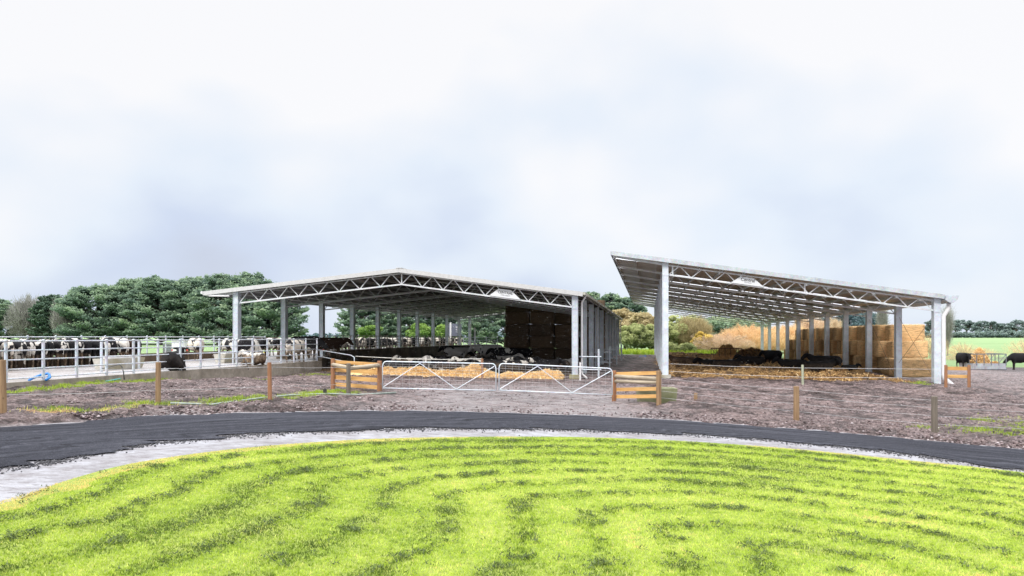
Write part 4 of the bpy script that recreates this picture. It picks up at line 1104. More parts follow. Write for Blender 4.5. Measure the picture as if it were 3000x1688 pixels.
for r in range(5):
    for c_ in range(4):
        q = R0m+U*(-8.75+c_*2.5)+V*(31+random.uniform(-.2, .2))
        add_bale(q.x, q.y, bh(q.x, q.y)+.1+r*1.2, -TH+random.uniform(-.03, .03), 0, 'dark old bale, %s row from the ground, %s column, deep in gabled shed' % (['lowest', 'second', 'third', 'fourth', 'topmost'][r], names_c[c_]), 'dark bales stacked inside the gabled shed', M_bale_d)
# closing sheet on the right side wall in the far bays
# feeders
def feeder(name, label, c, L, Wd, z, ax, mat_f, mat_b, hf=1.35):
    ay = Vector((-ax.y, ax.x, 0)); root = empty(name, (c[0], c[1], z), label, 'feeder')
    C0 = Vector((c[0], c[1], z))
    mb = MB()
    for s in (-1, 1):
        mb.box(C0+ay*(s*Wd/2)+Vector((0, 0, .32)), L, .04, .5, ax, ay)
        mb.box(C0+ax*(s*L/2)+Vector((0, 0, .32)), .04, Wd, .498, ax, ay)
    mb.box(C0+Vector((0, 0, .12)), L*.98, Wd*.98, .05, ax, ay); mb.build('tray', mat_b, root)
    mb = MB()
    for s in (-1, 1):
        A = C0+ay*(s*(Wd/2+.03))
        mb.beam(A+ax*(-L/2)+Vector((0, 0, hf)), A+ax*(L/2)+Vector((0, 0, hf)), .06, .08)
        for i in range(6):
            x = -L/2+L*i/5; mb.beam(A+ax*x+Vector((0, 0, .4)), A+ax*x+Vector((0, 0, hf)), .05, .05)
        mb.beam(A+ax*(-L/2)+Vector((0, 0, hf)), A+ax*(-L/2+L/5)+Vector((0, 0, .6)), .04, .04); mb.beam(A+ax*(L/2)+Vector((0, 0, hf)), A+ax*(L/2-L/5)+Vector((0, 0, .6)), .04, .04)
    for s in (-1, 1): mb.beam(C0+ax*(s*L/2)-ay*(Wd/2)+Vector((0, 0, hf)), C0+ax*(s*L/2)+ay*(Wd/2)+Vector((0, 0, hf)), .06, .08)
    mb.build('hay_rack', mat_f, root)
    for s in (-1, 1): MB().beam(C0+ax*(-L/2)+ay*(s*(Wd/2-.1))+Vector((0, 0, .06)), C0+ax*(L/2+.1)+ay*(s*(Wd/2-.1))+Vector((0, 0, .06)), .1, .1).build('skid', mat_f, root)
    return root
def hay_heap(name, c, rx_, ry_, h, z, label, tone=.7, n=9000, mat=None, L=(.1, .3)):
    u_ = rng.uniform(0, 2*np.pi, n); r_ = np.sqrt(rng.uniform(0, 1, n))
    X = c[0]+np.cos(u_)*r_*rx_; Y = c[1]+np.sin(u_)*r_*ry_
    Z = z+h*(1-r_**2.4)*(.75+.4*fbm(X*2.3, Y*2.3, 3, 6))*rng.uniform(.93, 1.05, n)
    o = straw(name, X, Y, Z, rng.uniform(*L, n), np.clip(rng.normal(tone, .16, n), 0, 1), label, .02, .7)
    mb = bmesh.new(); bmesh.ops.create_icosphere(mb, subdivisions=4, radius=1)
    for v in mb.verts:
        rr = math.hypot(v.co.x, v.co.y); zz = max(0, v.co.z)
        xx, yy = c[0]+v.co.x*rx_, c[1]+v.co.y*ry_
        f = .7+.4*float(fbm(np.array(xx*2.3), np.array(yy*2.3), 3, 6))
        v.co = Vector((xx, yy, z+h*(1-rr**2.4)*f if v.co.z >= 0 else z-.02))
    me = bpy.data.meshes.new('heap_core'); mb.to_mesh(me); mb.free(); me.polygons.foreach_set('use_smooth', [True]*len(me.polygons))
    me.materials.append(mat or simple('heap_core', (.45, .29, .13), .9, var=.4, scale=10, bump=.8))
    p = bpy.data.objects.new('heap_core', me); col.objects.link(p); p.parent = o
    return o
g = Vector((W(2878, 0, 64).x, 64, 0)); zf = bh(g.x, g.y)
feeder('hay_feeder', 'grey hay feeder on skids in the right paddock beside the standing bull', (g.x, g.y), 2.95, 1.6, zf-.02, Vector((1, -.08, 0)).normalized(), M_galv_d, galv_mat('feeder_tray', (.42, .44, .47), .4))
h1 = hay_heap('hay_heap', (g.x-.1, g.y+.3), .95, .7, 1.5, zf+.2, 'rounded golden hay bale heaped in the grey paddock feeder', .68)
h2 = hay_heap('hay_heap', (g.x+1.0, g.y), .5, .6, .45, zf+.2, 'low spill of orange hay at the right end of the grey feeder', .5, 2500)
g = Vector((W(2128, 0, 76).x, 76, 0)); zf = bh(g.x, g.y)+.22
feeder('hay_feeder', 'rusty brown hay feeder under the single-slope shed behind lying cows', (g.x, g.y), 2.75, 1.8, zf, Vector((1, -.12, 0)).normalized(), M_rust, simple('rust_panel', (.42, .24, .10), .85, var=.5), 1.25)
hay_heap('hay_heap', (g.x+.1, g.y+.2), 1.15, .8, 1.5, zf+.15, 'tall brown hay heap overflowing the rusty feeder', .45)
hd = hay_heap('manure_heap', (W(2205, 0, 76).x, 76), 2.4, 1.6, 1.35, bh(22, 76)+.15, 'dark manure heap just right of the rusty feeder', .0, 6000, simple('manure', (.035, .024, .018), .9, var=.5, scale=7, bump=1.0))

# ------------------------------------------------------------------ cattle
def loft(mb, path, n=12):
    """path: list of (pos, half-width sideways, half-height in plane)"""
    base = len(mb.v); P = [Vector(p[0]) for p in path]
    for i, (p, ra, rb) in enumerate(path):
        t = (P[min(i+1, len(P)-1)]-P[max(i-1, 0)]).normalized()
        a = Vector((0, 1, 0)); a = (a-t*a.dot(t))
        if a.length < .2: a = Vector((1, 0, 0))-t*t.x
        a.normalize(); b = t.cross(a)
        for k in range(n):
            an = 2*math.pi*k/n; mb.v.append(tuple(Vector(p)+a*(ra*math.cos(an))+b*(rb*math.sin(an))))
    for i in range(len(P)-1):
        for k in range(n):
            k2 = (k+1) % n; mb.f.append((base+i*n+k, base+i*n+k2, base+(i+1)*n+k2, base+(i+1)*n+k))
    mb.f.append(tuple(base+k for k in reversed(range(n)))); mb.f.append(tuple(base+(len(P)-1)*n+k for k in range(n)))
def cow_mesh(pose):
    mb = MB(); lie = pose == 'lying'; dz = -.60 if lie else 0; wd = 1.12 if lie else 1
    tor = [(-1.05, 1.20, .07, .10), (-1.0, 1.16, .19, .22), (-.85, 1.12, .26, .30), (-.6, 1.08, .29, .34), (-.3, 1.03, .33, .39), (0, .99, .36, .43), (.3, 1.0, .34, .43), (.52, 1.06, .27, .39), (.72, 1.12, .18, .30), (.8, 1.14, .12, .22)]
    loft(mb, [((x, 0, z+dz), a*wd, b) for x, z, a, b in tor], 16)
    # hip bones and withers ridge
    loft(mb, [((-.9, 0, 1.34+dz), .04, .05), ((-.2, 0, 1.36+dz), .05, .05), ((.5, 0, 1.38+dz), .05, .06)], 8)
    loft(mb, [((-.72, -.24, 1.30+dz), .05, .05), ((-.72, 0, 1.34+dz), .06, .06), ((-.72, .24, 1.30+dz), .05, .05)], 8)
    if pose == 'feeding': neck = [((.62, 0, 1.1), .17, .28), ((.9, 0, .98), .12, .2), ((1.1, 0, .80), .10, .155), ((1.2, 0, .68), .115, .15), ((1.28, 0, .54), .12, .14), ((1.36, 0, .38), .085, .105), ((1.42, 0, .24), .075, .08), ((1.44, 0, .19), .05, .05)]; er = (1.22, .70)
    elif pose == 'rear_low': neck = None
    elif lie: neck = [((.62, 0, .55), .17, .27), ((.82, 0, .68), .15, .22), ((.95, 0, .80), .13, .17), ((1.03, 0, .86), .14, .155), ((1.16, 0, .80), .14, .15), ((1.29, 0, .68), .11, .12), ((1.38, 0, .58), .09, .09), ((1.41, 0, .54), .06, .06)]; er = (1.0, .92)
    else: neck = [((.62, 0, 1.14), .17, .29), ((.88, 0, 1.18), .14, .23), ((1.04, 0, 1.23), .12, .18), ((1.14, 0, 1.25), .13, .155), ((1.26, 0, 1.18), .135, .15), ((1.40, 0, 1.04), .10, .12), ((1.50, 0, .92), .085, .09), ((1.53, 0, .87), .06, .06)]; er = (1.11, 1.31)
    loft(mb, neck, 12)
    for s in (-1, 1):
        loft(mb, [((er[0], s*.08, er[1]), .035, .05), ((er[0]-.04, s*.2, er[1]), .03, .06), ((er[0]-.08, s*.32, er[1]-.02), .02, .025)], 8)
        if not lie:
            sx = .05*s
            loft(mb, [((.5+sx*.0, s*.17, 1.0), .13, .16), ((.5, s*.18, .75), .09, .11), ((.53+sx, s*.17, .48), .055, .06), ((.53+sx, s*.17, .43), .06, .065), ((.53+sx, s*.17, .12), .042, .042), ((.54+sx, s*.17, .06), .055, .06), ((.56+sx, s*.17, 0), .065, .08)], 10)
            loft(mb, [((-.72, s*.16, 1.08), .14, .26), ((-.68, s*.19, .80), .11, .20), ((-.72-sx, s*.19, .62), .075, .11), ((-.86-sx, s*.18, .50), .055, .075), ((-.84-sx, s*.18, .40), .048, .055), ((-.80-sx, s*.18, .12), .044, .044), ((-.78-sx, s*.18, .05), .055, .06), ((-.76-sx, s*.18, 0), .065, .08)], 10)
        else:
            loft(mb, [((.5, s*.18, .40), .13, .16), ((.66, s*.22, .2), .08, .1), ((.92, s*.22, .09), .06, .06), ((.80, s*.2, .06), .045, .05), ((.55, s*.17, .05), .045, .045)], 10)
            loft(mb, [((-.72, s*.18, .45), .16, .26), ((-.55, s*.34, .28), .12, .18), ((-.3, s*.40, .14), .09, .10), ((-.5, s*.46, .08), .055, .06), ((-.2, s*.50, .06), .045, .05)], 10)
    if not lie:
        loft(mb, [((-.60, 0, .72), .10, .12), ((-.55, 0, .60), .17, .17), ((-.52, 0, .52), .12, .12)], 10)
        loft(mb, [((-1.04, 0, 1.28), .03, .04), ((-1.12, 0, 1.15), .025, .025), ((-1.12, 0, .8), .02, .02), ((-1.10, .02, .6), .035, .035), ((-1.10, .02, .45), .015, .015)], 8)
    me = bpy.data.meshes.new('cow_'+pose); me.from_pydata(mb.v, [], mb.f); me.update()
    o = bpy.data.objects.new('tmp', me); col.objects.link(o)
    m = o.modifiers.new('r', 'REMESH'); m.mode = 'VOXEL'; m.voxel_size = .032; m.use_smooth_shade = True
    s = o.modifiers.new('s', 'SMOOTH'); s.factor = .5; s.iterations = 3
    dg = bpy.context.evaluated_depsgraph_get(); out = bpy.data.meshes.new_from_object(o.evaluated_get(dg))
    bpy.data.objects.remove(o); out.name = 'cow'; out.materials.clear(); out.materials.append(None)
    out.polygons.foreach_set('use_smooth', [True]*len(out.polygons))
    return out
COW = {p: cow_mesh(p) for p in ('standing', 'feeding', 'lying')}
print('cow verts', {k: len(v.vertices) for k, v in COW.items()})
def coat(name, thr, dark=(.018, .017, .019), light=(.62, .59, .54), mud=.6, hi=1.5, wid=.012, scale=1.7):
    t = NT(name); co = t.coord('Object'); oi = t.n('ShaderNodeObjectInfo')
    s = t.n('ShaderNodeVectorMath', operation='SCALE'); s.inputs[0].default_value = (91, 57, 33); t.l(oi.outputs['Random'], s.inputs['Scale'])
    ad = t.n('ShaderNodeVectorMath', operation='ADD'); t.l(co, ad.inputs[0]); t.l(s.outputs[0], ad.inputs[1])
    f = t.noise(ad.outputs[0], scale, 2.5, .55)
    c = t.ramp(f, [(thr-wid, dark), (thr+wid, light)])
    sp = t.n('ShaderNodeSeparateXYZ'); t.l(co, sp.inputs[0])
    g = t.noise(ad.outputs[0], 7, 5, .7)
    mz = t.math('MULTIPLY', t.ramp(t.math('ADD', sp.outputs[2], t.math('MULTIPLY', g, .5)), [(.85, mud), (hi, 0.0)]), 1.0)
    c = t.mix(mz, c, t.ramp(g, [(.35, (.045, .03, .02)), (.52, (.14, .095, .06)), (.7, (.34, .25, .16))]))
    t.base(c); t.rough(.8); t.b.inputs['Specular IOR Level'].default_value = .2; t.bump(g, .3, .02); return t.m
COATS = {
    'black': coat('black_coat', 1.2, dark=(.010, .010, .012), mud=.08), 'mostly black': coat('mostly_black_coat', .60, dark=(.012, .012, .014), mud=.35),
    'black and white': coat('patched_coat', .5, mud=.95, hi=1.75), 'mostly white': coat('mostly_white_coat', .455, mud=.95, hi=1.85),
    'muddy white': coat('muddy_white_coat', .43, light=(.66, .60, .52), mud=.95, hi=1.85), 'brown': coat('brown_coat', 1.2, dark=(.045, .026, .018), mud=.5),
    'grey': coat('grey_coat', .38, light=(.42, .40, .38), mud=.3)}
def cow(pose, coatn, x, y, z, rot, label, group=None, s=1.0, tagc=None):
    o = bpy.data.objects.new('cow', COW[pose]); col.objects.link(o)
    o.location = (x, y, z); o.rotation_euler = (0, 0, rot); o.scale = (s, s, s*random.uniform(.98, 1.02))
    o.material_slots[0].link = 'OBJECT'; o.material_slots[0].material = COATS[coatn]
    tag(o, label, 'cow', group)
    if tagc:
        er = {'standing': (1.06, 1.28), 'feeding': (1.15, .66), 'lying': (.92, .90)}[pose]
        for s_ in (-1, 1):
            e = MB().box((er[0]-.03, s_*.30, er[1]-.05), .03, .05, .07).build('ear_tag', tagc, None); e.parent = o
    return o
PI = math.pi
faceL = PI-TH-.62    # heads towards the feed wall
GY_ = 'cows in the row feeding at the yard wall'
row = ['black and white', 'mostly black', 'black', 'muddy white', 'mostly black', 'black and white', 'mostly black', 'mostly black', 'black and white', 'mostly black', 'black and white', 'mostly black', 'black', 'black and white', 'mostly black', 'black and white', 'brown', 'mostly black']
Y = 33.6
for i, cn in enumerate(row):
    x = nibx(Y)+1.35+random.uniform(-.12, .12)
    if i == 0: lb = 'patched cow cut by the left photo edge, nearest in the feeding row'
    elif i == len(row)-1: lb = 'mostly black cow at the far end of the feeding row, rump at the yard gap'
    else: lb = '%s cow, %s from the left in the feeding row behind the pipe fence' % (cn, ordn[i])
    cow('feeding' if i % 3 else 'standing', cn, x, Y, DK, faceL+random.uniform(-.12, .12), lb, GY_, random.uniform(1.02, 1.08)); Y += .64
# second row seen beyond it
cow('feeding', 'muddy white', nibx(50.9)+1.25, 50.9, DK, faceL, 'pale muddy cow feeding alone at the brown wall beside the yard gap', None, 1.06)
cow('feeding', 'black and white', nibx(55)+1.3, 55, DK, faceL+.15, 'black and white cow with head down left of the front shed column', None, 1.04, M_red)
cow('feeding', 'mostly black', nibx(56.6)+1.3, 56.6, DK, faceL-.05, 'mostly black cow just behind the patched cow left of the column', None, 1.04)
cow('feeding', 'black and white', W(728, 0, 43.6).x, 43.6, DK, PI/2-.2, 'black and white cow seen from behind drinking at the farther trough', None, 1.05, M_yellow)
cow('lying', 'black and white', W(742, 0, 41.3).x, 41.3, DK, 2.6, 'black and white cow lying beneath the farther trough', None, .85)
cow('lying', 'black', W(507, 0, 34.6).x, 34.7, DK, 1.75, 'glossy black cow lying right behind the pipe fence', None, 1.12, M_red)
for px, Z, cn, rt, lb in ((770, 60, 'mostly black', 1.9, 'mostly black cow standing behind the drinking cow at the trough'),
                          (800, 62, 'black and white', 2.7, 'black and white cow between the trough cow and the second column'),
                          (828, 60, 'black and white', 1.2, 'patched cow partly hidden by the second shed column'),
                          (790, 66, 'brown', 2.9, 'brown-black cow at the back of the group by the second column'),
                          (760, 70, 'black', 2.9, 'black cow farthest back in the group by the second column'),
                          (848, 66, 'mostly white', 2.6, 'mostly white cow behind the cow facing the fence end')):
    g = W(px, 0, Z); cow('standing', cn, g.x, Z, DK, rt, lb, None, 1.05)
g = W(870, 0, 46.8); cow('feeding', 'muddy white', g.x, 46.8, DK, 1.3, 'muddy cow with tan legs just inside the fence end', None, 1.0)
g = W(872, 0, 52); cow('standing', 'mostly white', g.x-.3, 52, DK, 1.5, 'white-shouldered cow behind the muddy cow at the fence end', None, 1.02)
g = W(905, 0, 51); cow('feeding', 'mostly black', g.x, 50.6, DK, -.15, 'large black cow walking right past the fence end with orange tag', None, 1.15, M_red)
g = W(893, 0, 49); cow('standing', 'brown', g.x, 56, DK, .2, 'dark brown-backed cow behind the large black cow at the fence end', None, 1.06)
# long line behind the bar fence
seq = ['black and white', 'mostly white', 'mostly black', 'black and white', 'muddy white', 'mostly black', 'black and white', 'mostly black', 'black and white', 'muddy white', 'black', 'mostly black']
Y = 63.5; i = 0
while Y < 112:
    x = rowL(Y)-2.3+random.uniform(-.4, .3)
    cb = int((Y-47.6)/6.2)+1; j = i % 4
    cow('standing' if i % 2 else 'feeding', seq[i % 12], x, Y, DK, faceL+random.uniform(-.5, .5), '%s cow behind the bar fence, %s cow past the %s left-hand column' % (seq[i % 12], ordn[int(((Y-47.6) % 6.2)/1.15)], ordn[min(cb-1, 11)]), 'cows standing in line behind the bar fence', random.uniform(1.0, 1.06))
    Y += 1.13; i += 1
# pen under the gabled shed: mostly lying
def penz(P, X_, Y_, gx, gy, gzz):
    d = (gx-X_)**2+(gy-Y_)**2; return float(gzz[np.unravel_index(np.argmin(d), d.shape)])
pens = [('lying', 'mostly white', 1205, 50.5, 2.9, 1.0), ('lying', 'mostly black', 1250, 47.5, .3, 1), ('lying', 'black and white', 1290, 48.5, 2.4, 1), ('standing', 'grey', 1250, 47.0, -1.5, .8),
        ('lying', 'black', 1150, 47, 3.0, 1), ('lying', 'mostly black', 1330, 46.6, .2, 1), ('lying', 'black and white', 1375, 48, 2.8, 1), ('lying', 'black', 1190, 46.3, .4, 1),
        ('standing', 'black', 1330, 66, 2.8, 1.0), ('standing', 'grey', 1340, 62, .3, 1.0), ('standing', 'mostly black', 1365, 70, 2.9, 1.0),
        ('standing', 'grey', 1432, 61, 2.9, 1.15), ('standing', 'mostly black', 1478, 59, 2.9, 1.0), ('standing', 'black', 1520, 60, 2.9, 1.0),
        ('lying', 'grey', 1475, 54, .2, 1.1), ('lying', 'mostly black', 1460, 48, .1, 1.05), ('lying', 'black', 1440, 45.9, 2.9, 1), ('lying', 'mostly black', 1500, 46, .3, 1.05),
        ('lying', 'mostly black', 1560, 49.5, 2.9, 1), ('lying', 'black', 1590, 46.6, .2, 1.05), ('lying', 'mostly black', 1620, 48.2, 2.8, 1.05), ('lying', 'grey', 1640, 52, .1, 1), ('lying', 'black', 1560, 53, 2.9, 1),
        ('lying', 'mostly black', 1400, 53, .2, 1), ('lying', 'black', 1300, 54, 2.9, 1), ('lying', 'grey', 1345, 51, .2, .95), ('lying', 'black and white', 1535, 46.8, 2.7, 1.0)]
zones = ['left end of the straw', 'left gate diagonal', 'left gate peak', 'rope post', 'right gate start', 'right gate peak', 'front right column']
for i, (po, cn, px, Z, rt, s) in enumerate(pens):
    x = W(px, 0, Z).x; z = penz(None, x, Z, bx, by, bz)-.03
    dep = 'just behind the straw' if Z < 48.2 else ('deeper in the pen' if Z < 56 else 'far back in the pen')
    zi = min(6, max(0, int((px-1120)/80)))
    cow(po, cn, x, Z, z, rt, '%s %s cow %s by the %s' % (po if po != 'feeding' else 'feeding', cn, dep, zones[zi])+(' (lower)' if 0 else ''), 'cows resting in the gabled shed', s)
# right shed
rs = [('lying', 'brown', 2000, 62, 2.9, 1.05, 'brown cow lying just right of the tall left column'), ('lying', 'muddy white', 2052, 62, 2.7, 1.05, 'pale grey cow lying between the brown cow and the black ones'),
      ('lying', 'black', 2085, 57.5, 3.0, 1.0, 'black cow lying at the front left of the resting black group'), ('lying', 'mostly black', 2130, 57, .1, 1.05, 'black cow with white shoulder stripe lying before the rusty feeder'),
      ('lying', 'black and white', 2165, 60, .2, 1.0, 'black and white cow lying right of the striped black cow'), ('lying', 'black', 2200, 61, 2.9, 1.0, 'black cow lying at the right end of the group by the feeder'),
      ('standing', 'black', 2262, 63, 2.0, .98, 'black cow standing on the straw left of the bale stack'), ('lying', 'black', 2322, 54.5, 3.05, 1.05, 'black cow lying with head left behind the pale tape post'),
      ('lying', 'mostly black', 2400, 52.5, .25, 1.25, 'large black cow lying on straw right of the pale tape post'), ('lying', 'black', 2415, 54, 2.8, 1.1, 'black cow lying behind the largest black cow on the straw'), ('lying', 'black', 2490, 52, .1, .6, 'small black calf lying on straw before the bale stack')]
for po, cn, px, Z, rt, s, lb in rs:
    x = W(px, 0, Z).x; cow(po, cn, x, Z, penz(None, x, Z, rx, ry, rzz)-.04, rt, lb, None, s)
g = W(2838, 0, 63.5); cow('standing', 'black', g.x, 64.3, bh(g.x, 64)-.02, -1.75, 'black bull facing the camera left of the grey paddock feeder', None, 1.02)
g = W(2990, 0, 64); cow('feeding', 'black', g.x, 64, bh(g.x, 64)-.02, PI-.1, 'black cow grazing at the right edge of the photo', None, 1.02)
# white tapes of the electric fence before the right shed
p0 = Pr(tLr, 0, 0); c2 = fpo[5]
for h0, h1_, lb in ((1.38, .88, 'upper white fence tape from the tall column to the pale post'), (.95, .38, 'lower white fence tape from the tall column to the pale post')):
    a = Vector((p0.x+.25, p0.y-.25, W(0, 1066 if h0 > 1 else 1088, 45.5).z)); b = Vector((c2.location.x, c2.location.y, c2.location.z+h1_)); e_ = Pr(0, -.05, b.z-.15)
    o = MB().tube([a, (a+b)/2-Vector((0, 0, .04)), b, (b+e_)/2, e_], .0075, 5).build('fence_tape', M_white); tag(o, lb, 'tape')

# ------------------------------------------------------------------ trees
def leaf_mat(name, stops, transl=.15):
    return grass_mat(name, stops, transl, .7)
def cards(C, size, nrm_bias, tone, rg, flat=1.0):
    n = len(C); a = rg.normal(0, 1, (n, 3)); a[:, 2] *= .45; a /= np.linalg.norm(a, axis=1)[:, None]
    b = rg.normal(0, 1, (n, 3)); b[:, 2] *= flat; b -= a*(a*b).sum(1)[:, None]; b /= np.linalg.norm(b, axis=1)[:, None]
    sz = size*rg.uniform(.5, 1.3, n)
    p0 = C-a*sz[:, None]*.5; p1 = C+b*sz[:, None]*.28; p2 = C+a*sz[:, None]*.6; p3 = C-b*sz[:, None]*.28
    v = np.stack([p0, p1, p2, p3], 1).reshape(-1, 3)
    return v, np.arange(n*4).reshape(n, 4), np.repeat(tone, 4)
def limb_tube(mb, a, b, r0, r1, bend=.1):
    a = Vector(a); b = Vector(b); m = (a+b)/2+Vector((random.uniform(-1, 1), random.uniform(-1, 1), random.uniform(-.2, 1)))*(b-a).length*bend
    mb.tube([a, m, b], [r0, (r0+r1)/2, r1], 6)
M_bark = simple('grey_bark', (.13, .10, .08), .9, var=.4, scale=3)
M_bark2 = simple('pale_bark', (.30, .26, .22), .9, var=.35, scale=3)
def tree(style, name, label, cat, x, y, H, R, mat, seed, n=9000, size=.5, z=None, base=.06, bark=None, group=None, dens=1.0, bot=.25):
    rg = np.random.default_rng(seed); random.seed(seed)
    z0 = bh(x, y) if z is None else z
    root = empty(name, (x, y, z0), label, cat, group)
    mb = MB(); tr_h = H*(.8 if style == 'cypress' else .55)
    P = [(0, 0, -.3), (rg.uniform(-.2, .2), 0, tr_h*.4), (rg.uniform(-.4, .4), 0, tr_h*.75), (rg.uniform(-.5, .5), 0, tr_h)]
    tk = .5 if style in ('twig', 'poplar') else 1.0
    mb.tube(P, [H*.035*tk, H*.027*tk, H*.018*tk, H*.006*tk], 8)
    Cs = []; Ts = []
    if style == 'cypress':
        nl = int(150*dens)
        for i in range(nl):
            h = base+(1-base)*rg.uniform(0, 1)**.85
            az = rg.uniform(0, 2*np.pi)
            prof = max(0, 1-max(0, (h-.30)/.72)**2)**.62 if h > .30 else .90+.10*h/.30
            prof = max(prof, .10)
            L = R*prof*rg.uniform(.78, 1.1)
            hz_ = H*h*.93
            tip = np.array([np.cos(az)*L, np.sin(az)*L, hz_+L*.20+rg.uniform(-.02, .05)*H])
            st = np.array([0, 0, max(.5, hz_-L*.2)])
            if i % 3 == 0: limb_tube(mb, st, tip*.9+st*.1, H*.008, .04, .05)
            m = int(n/nl); s_ = rg.uniform(.35, 1.0, m)**.7
            w_ = (.10+.20*s_)*R*.62
            c = st[None]+(tip-st)[None]*s_[:, None]
            side = np.array([-np.sin(az), np.cos(az), 0])
            c = c+side[None]*(rg.normal(0, .55, m)*w_)[:, None]+np.array([0, 0, 1])[None]*(np.abs(rg.normal(0, .35, m))*R*.09*1.2)[:, None]
            out = s_*.5+.25*(c[:, 2]-st[2]-(tip[2]-st[2])*s_)/(R*.12)  # shading put into leaf tone: sprays lighter outward and upward, darker inside
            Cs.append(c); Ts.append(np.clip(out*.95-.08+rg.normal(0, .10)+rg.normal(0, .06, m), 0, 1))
        C = np.concatenate(Cs); T = np.concatenate(Ts)
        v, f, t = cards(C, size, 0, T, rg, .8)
    elif style == 'round':
        nc = int(46*dens); 
        for i in range(nc):
            u_ = rg.normal(0, 1, 3); u_ /= np.linalg.norm(u_); 
            rr = rg.uniform(.45, .92)
            cc = np.array([u_[0]*R*rr, u_[1]*R*rr, H*bot+H*(1-bot)*(.5+u_[2]*.47*rr)])
            cr = rg.uniform(.16, .34)*R
            if i % 2 == 0: limb_tube(mb, (0, 0, tr_h*rg.uniform(.4, .9)), cc*.92, H*.010, .03, .08)
            m = int(n/nc); q = rg.normal(0, 1, (m, 3)); q /= np.linalg.norm(q, axis=1)[:, None]; q *= (rg.uniform(.5, 1, m)**.5*cr)[:, None]; q[:, 2] *= .75
            Cs.append(cc+q); Ts.append(np.clip(.42+.34*q[:, 2]/cr+.35*(cc[2]/H-.5)+rg.normal(0, .09)+rg.normal(0, .08, m), 0, 1))  # painted shading: clump tops and upper crown lighter, undersides darker
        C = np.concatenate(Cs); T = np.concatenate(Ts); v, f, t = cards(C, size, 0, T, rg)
    elif style == 'gum':
        nc = int(17*dens)
        for i in range(nc):
            az = rg.uniform(0, 6.28); rr = rg.uniform(0, 1)**.6*R
            cc = np.array([np.cos(az)*rr, np.sin(az)*rr, H*rg.uniform(.46, .93)-rr*.14]); cr = rg.uniform(.18, .34)*R
            limb_tube(mb, (0, 0, tr_h*rg.uniform(.35, .9)), cc, H*.012, .06, .08)
            m = int(n/nc); q = rg.normal(0, .5, (m, 3))*cr; q[:, 2] *= .5
            Cs.append(cc+q); Ts.append(np.clip(.4+.5*q[:, 2]/cr+rg.normal(0, .08, m), 0, 1))  # clump tops lighter, undersides darker: shading carried by the tone
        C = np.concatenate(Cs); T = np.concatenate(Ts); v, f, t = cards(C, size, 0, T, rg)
    else:  # bare twiggy tree: upright fine twigs
        V_ = []; T = []
        lim = []
        for i in range(int(26*dens)):
            az = rg.uniform(0, 6.28); e_ = rg.uniform(.55, 1.45) if style == 'twig' else rg.uniform(1.25, 1.5)
            L = H*rg.uniform(.55, .95); st = np.array([0, 0, H*rg.uniform(.04, .35)])
            dr = np.array([np.cos(az)*np.cos(e_)*(R/H)*1.7, np.sin(az)*np.cos(e_)*(R/H)*1.7, np.sin(e_)]); tip = st+dr*L*.86; tip[2] = min(tip[2], H)
            limb_tube(mb, st, tip, H*.006, .02, .06); lim.append((st, tip))
        m = n; li = rg.integers(0, len(lim), m); s_ = rg.uniform(.2, 1, m)
        A = np.array([l[0] for l in lim])[li]; B = np.array([l[1] for l in lim])[li]
        p = A+(B-A)*s_[:, None]; dr = (B-A); dr /= np.linalg.norm(dr, axis=1)[:, None]
        dd = dr*.8+rg.normal(0, .55, (m, 3)); dd[:, 2] += .35; dd /= np.linalg.norm(dd, axis=1)[:, None]
        Lt = H*rg.uniform(.05, .17, m)
        q = rg.normal(0, .05, (m, 3))*H*.5; p = p+q
        if style == 'twig':
            hv = int(m*.75); u3 = rg.normal(0, 1, (hv, 3)); u3 /= np.linalg.norm(u3, axis=1)[:, None]; u3 *= (rg.uniform(.15, 1, hv)**.45)[:, None]
            az3 = np.arctan2(u3[:, 1], u3[:, 0]); lob = 1+.14*np.sin(az3*3+seed)+.10*np.sin(az3*7+u3[:, 2]*4)
            p[:hv] = np.stack([u3[:, 0]*R*.92*lob, u3[:, 1]*R*.92*lob, H*(.47+.43*u3[:, 2]*lob)], -1)
            dv = p[:hv]-np.array([0, 0, -H*.2]); dv /= np.linalg.norm(dv, axis=1)[:, None]
            dd[:hv] = dv*.9+rg.normal(0, .35, (hv, 3)); dd[:hv] /= np.linalg.norm(dd[:hv], axis=1)[:, None]
        sd = np.cross(dd, rg.normal(0, 1, (m, 3))); sd /= np.linalg.norm(sd, axis=1)[:, None]; sd *= size
        v = np.stack([p-sd, p+sd, p+dd*Lt[:, None]], 1).reshape(-1, 3); f = np.arange(m*3).reshape(m, 3); t = np.repeat(np.clip(rg.normal(.5, .2, m), 0, 1), 3)
    mb2 = mb.build('trunk', bark or M_bark, root, inv=True)
    npmesh('crown', v, f, mat, t, parent=root)
    return root
M_cyp = leaf_mat('cypress_leaves', [(0, (.07, .115, .11)), (.35, (.18, .265, .20)), (.65, (.34, .45, .29)), (1, (.52, .60, .38))], .4)
M_cyp_far = leaf_mat('haze_tinted_cypress_leaves', [(0, (.05, .085, .12)), (.5, (.09, .15, .17)), (1, (.17, .24, .22))])  # bluish distance haze mixed into the leaf colour
M_olive = leaf_mat('olive_leaves', [(0, (.10, .13, .06)), (.4, (.32, .36, .16)), (.75, (.52, .56, .26)), (1, (.68, .70, .38))], .4)
M_ochre = leaf_mat('ochre_leaves', [(0, (.20, .17, .09)), (.5, (.48, .40, .22)), (1, (.68, .60, .36))], .4)
M_yellow_l = leaf_mat('yellow_leaves', [(0, (.26, .19, .05)), (.5, (.66, .50, .13)), (1, (.88, .74, .24))], .4)
M_tan = leaf_mat('tan_twigs', [(0, (.42, .27, .13)), (.5, (.84, .60, .33)), (1, (.97, .80, .55))], .45)
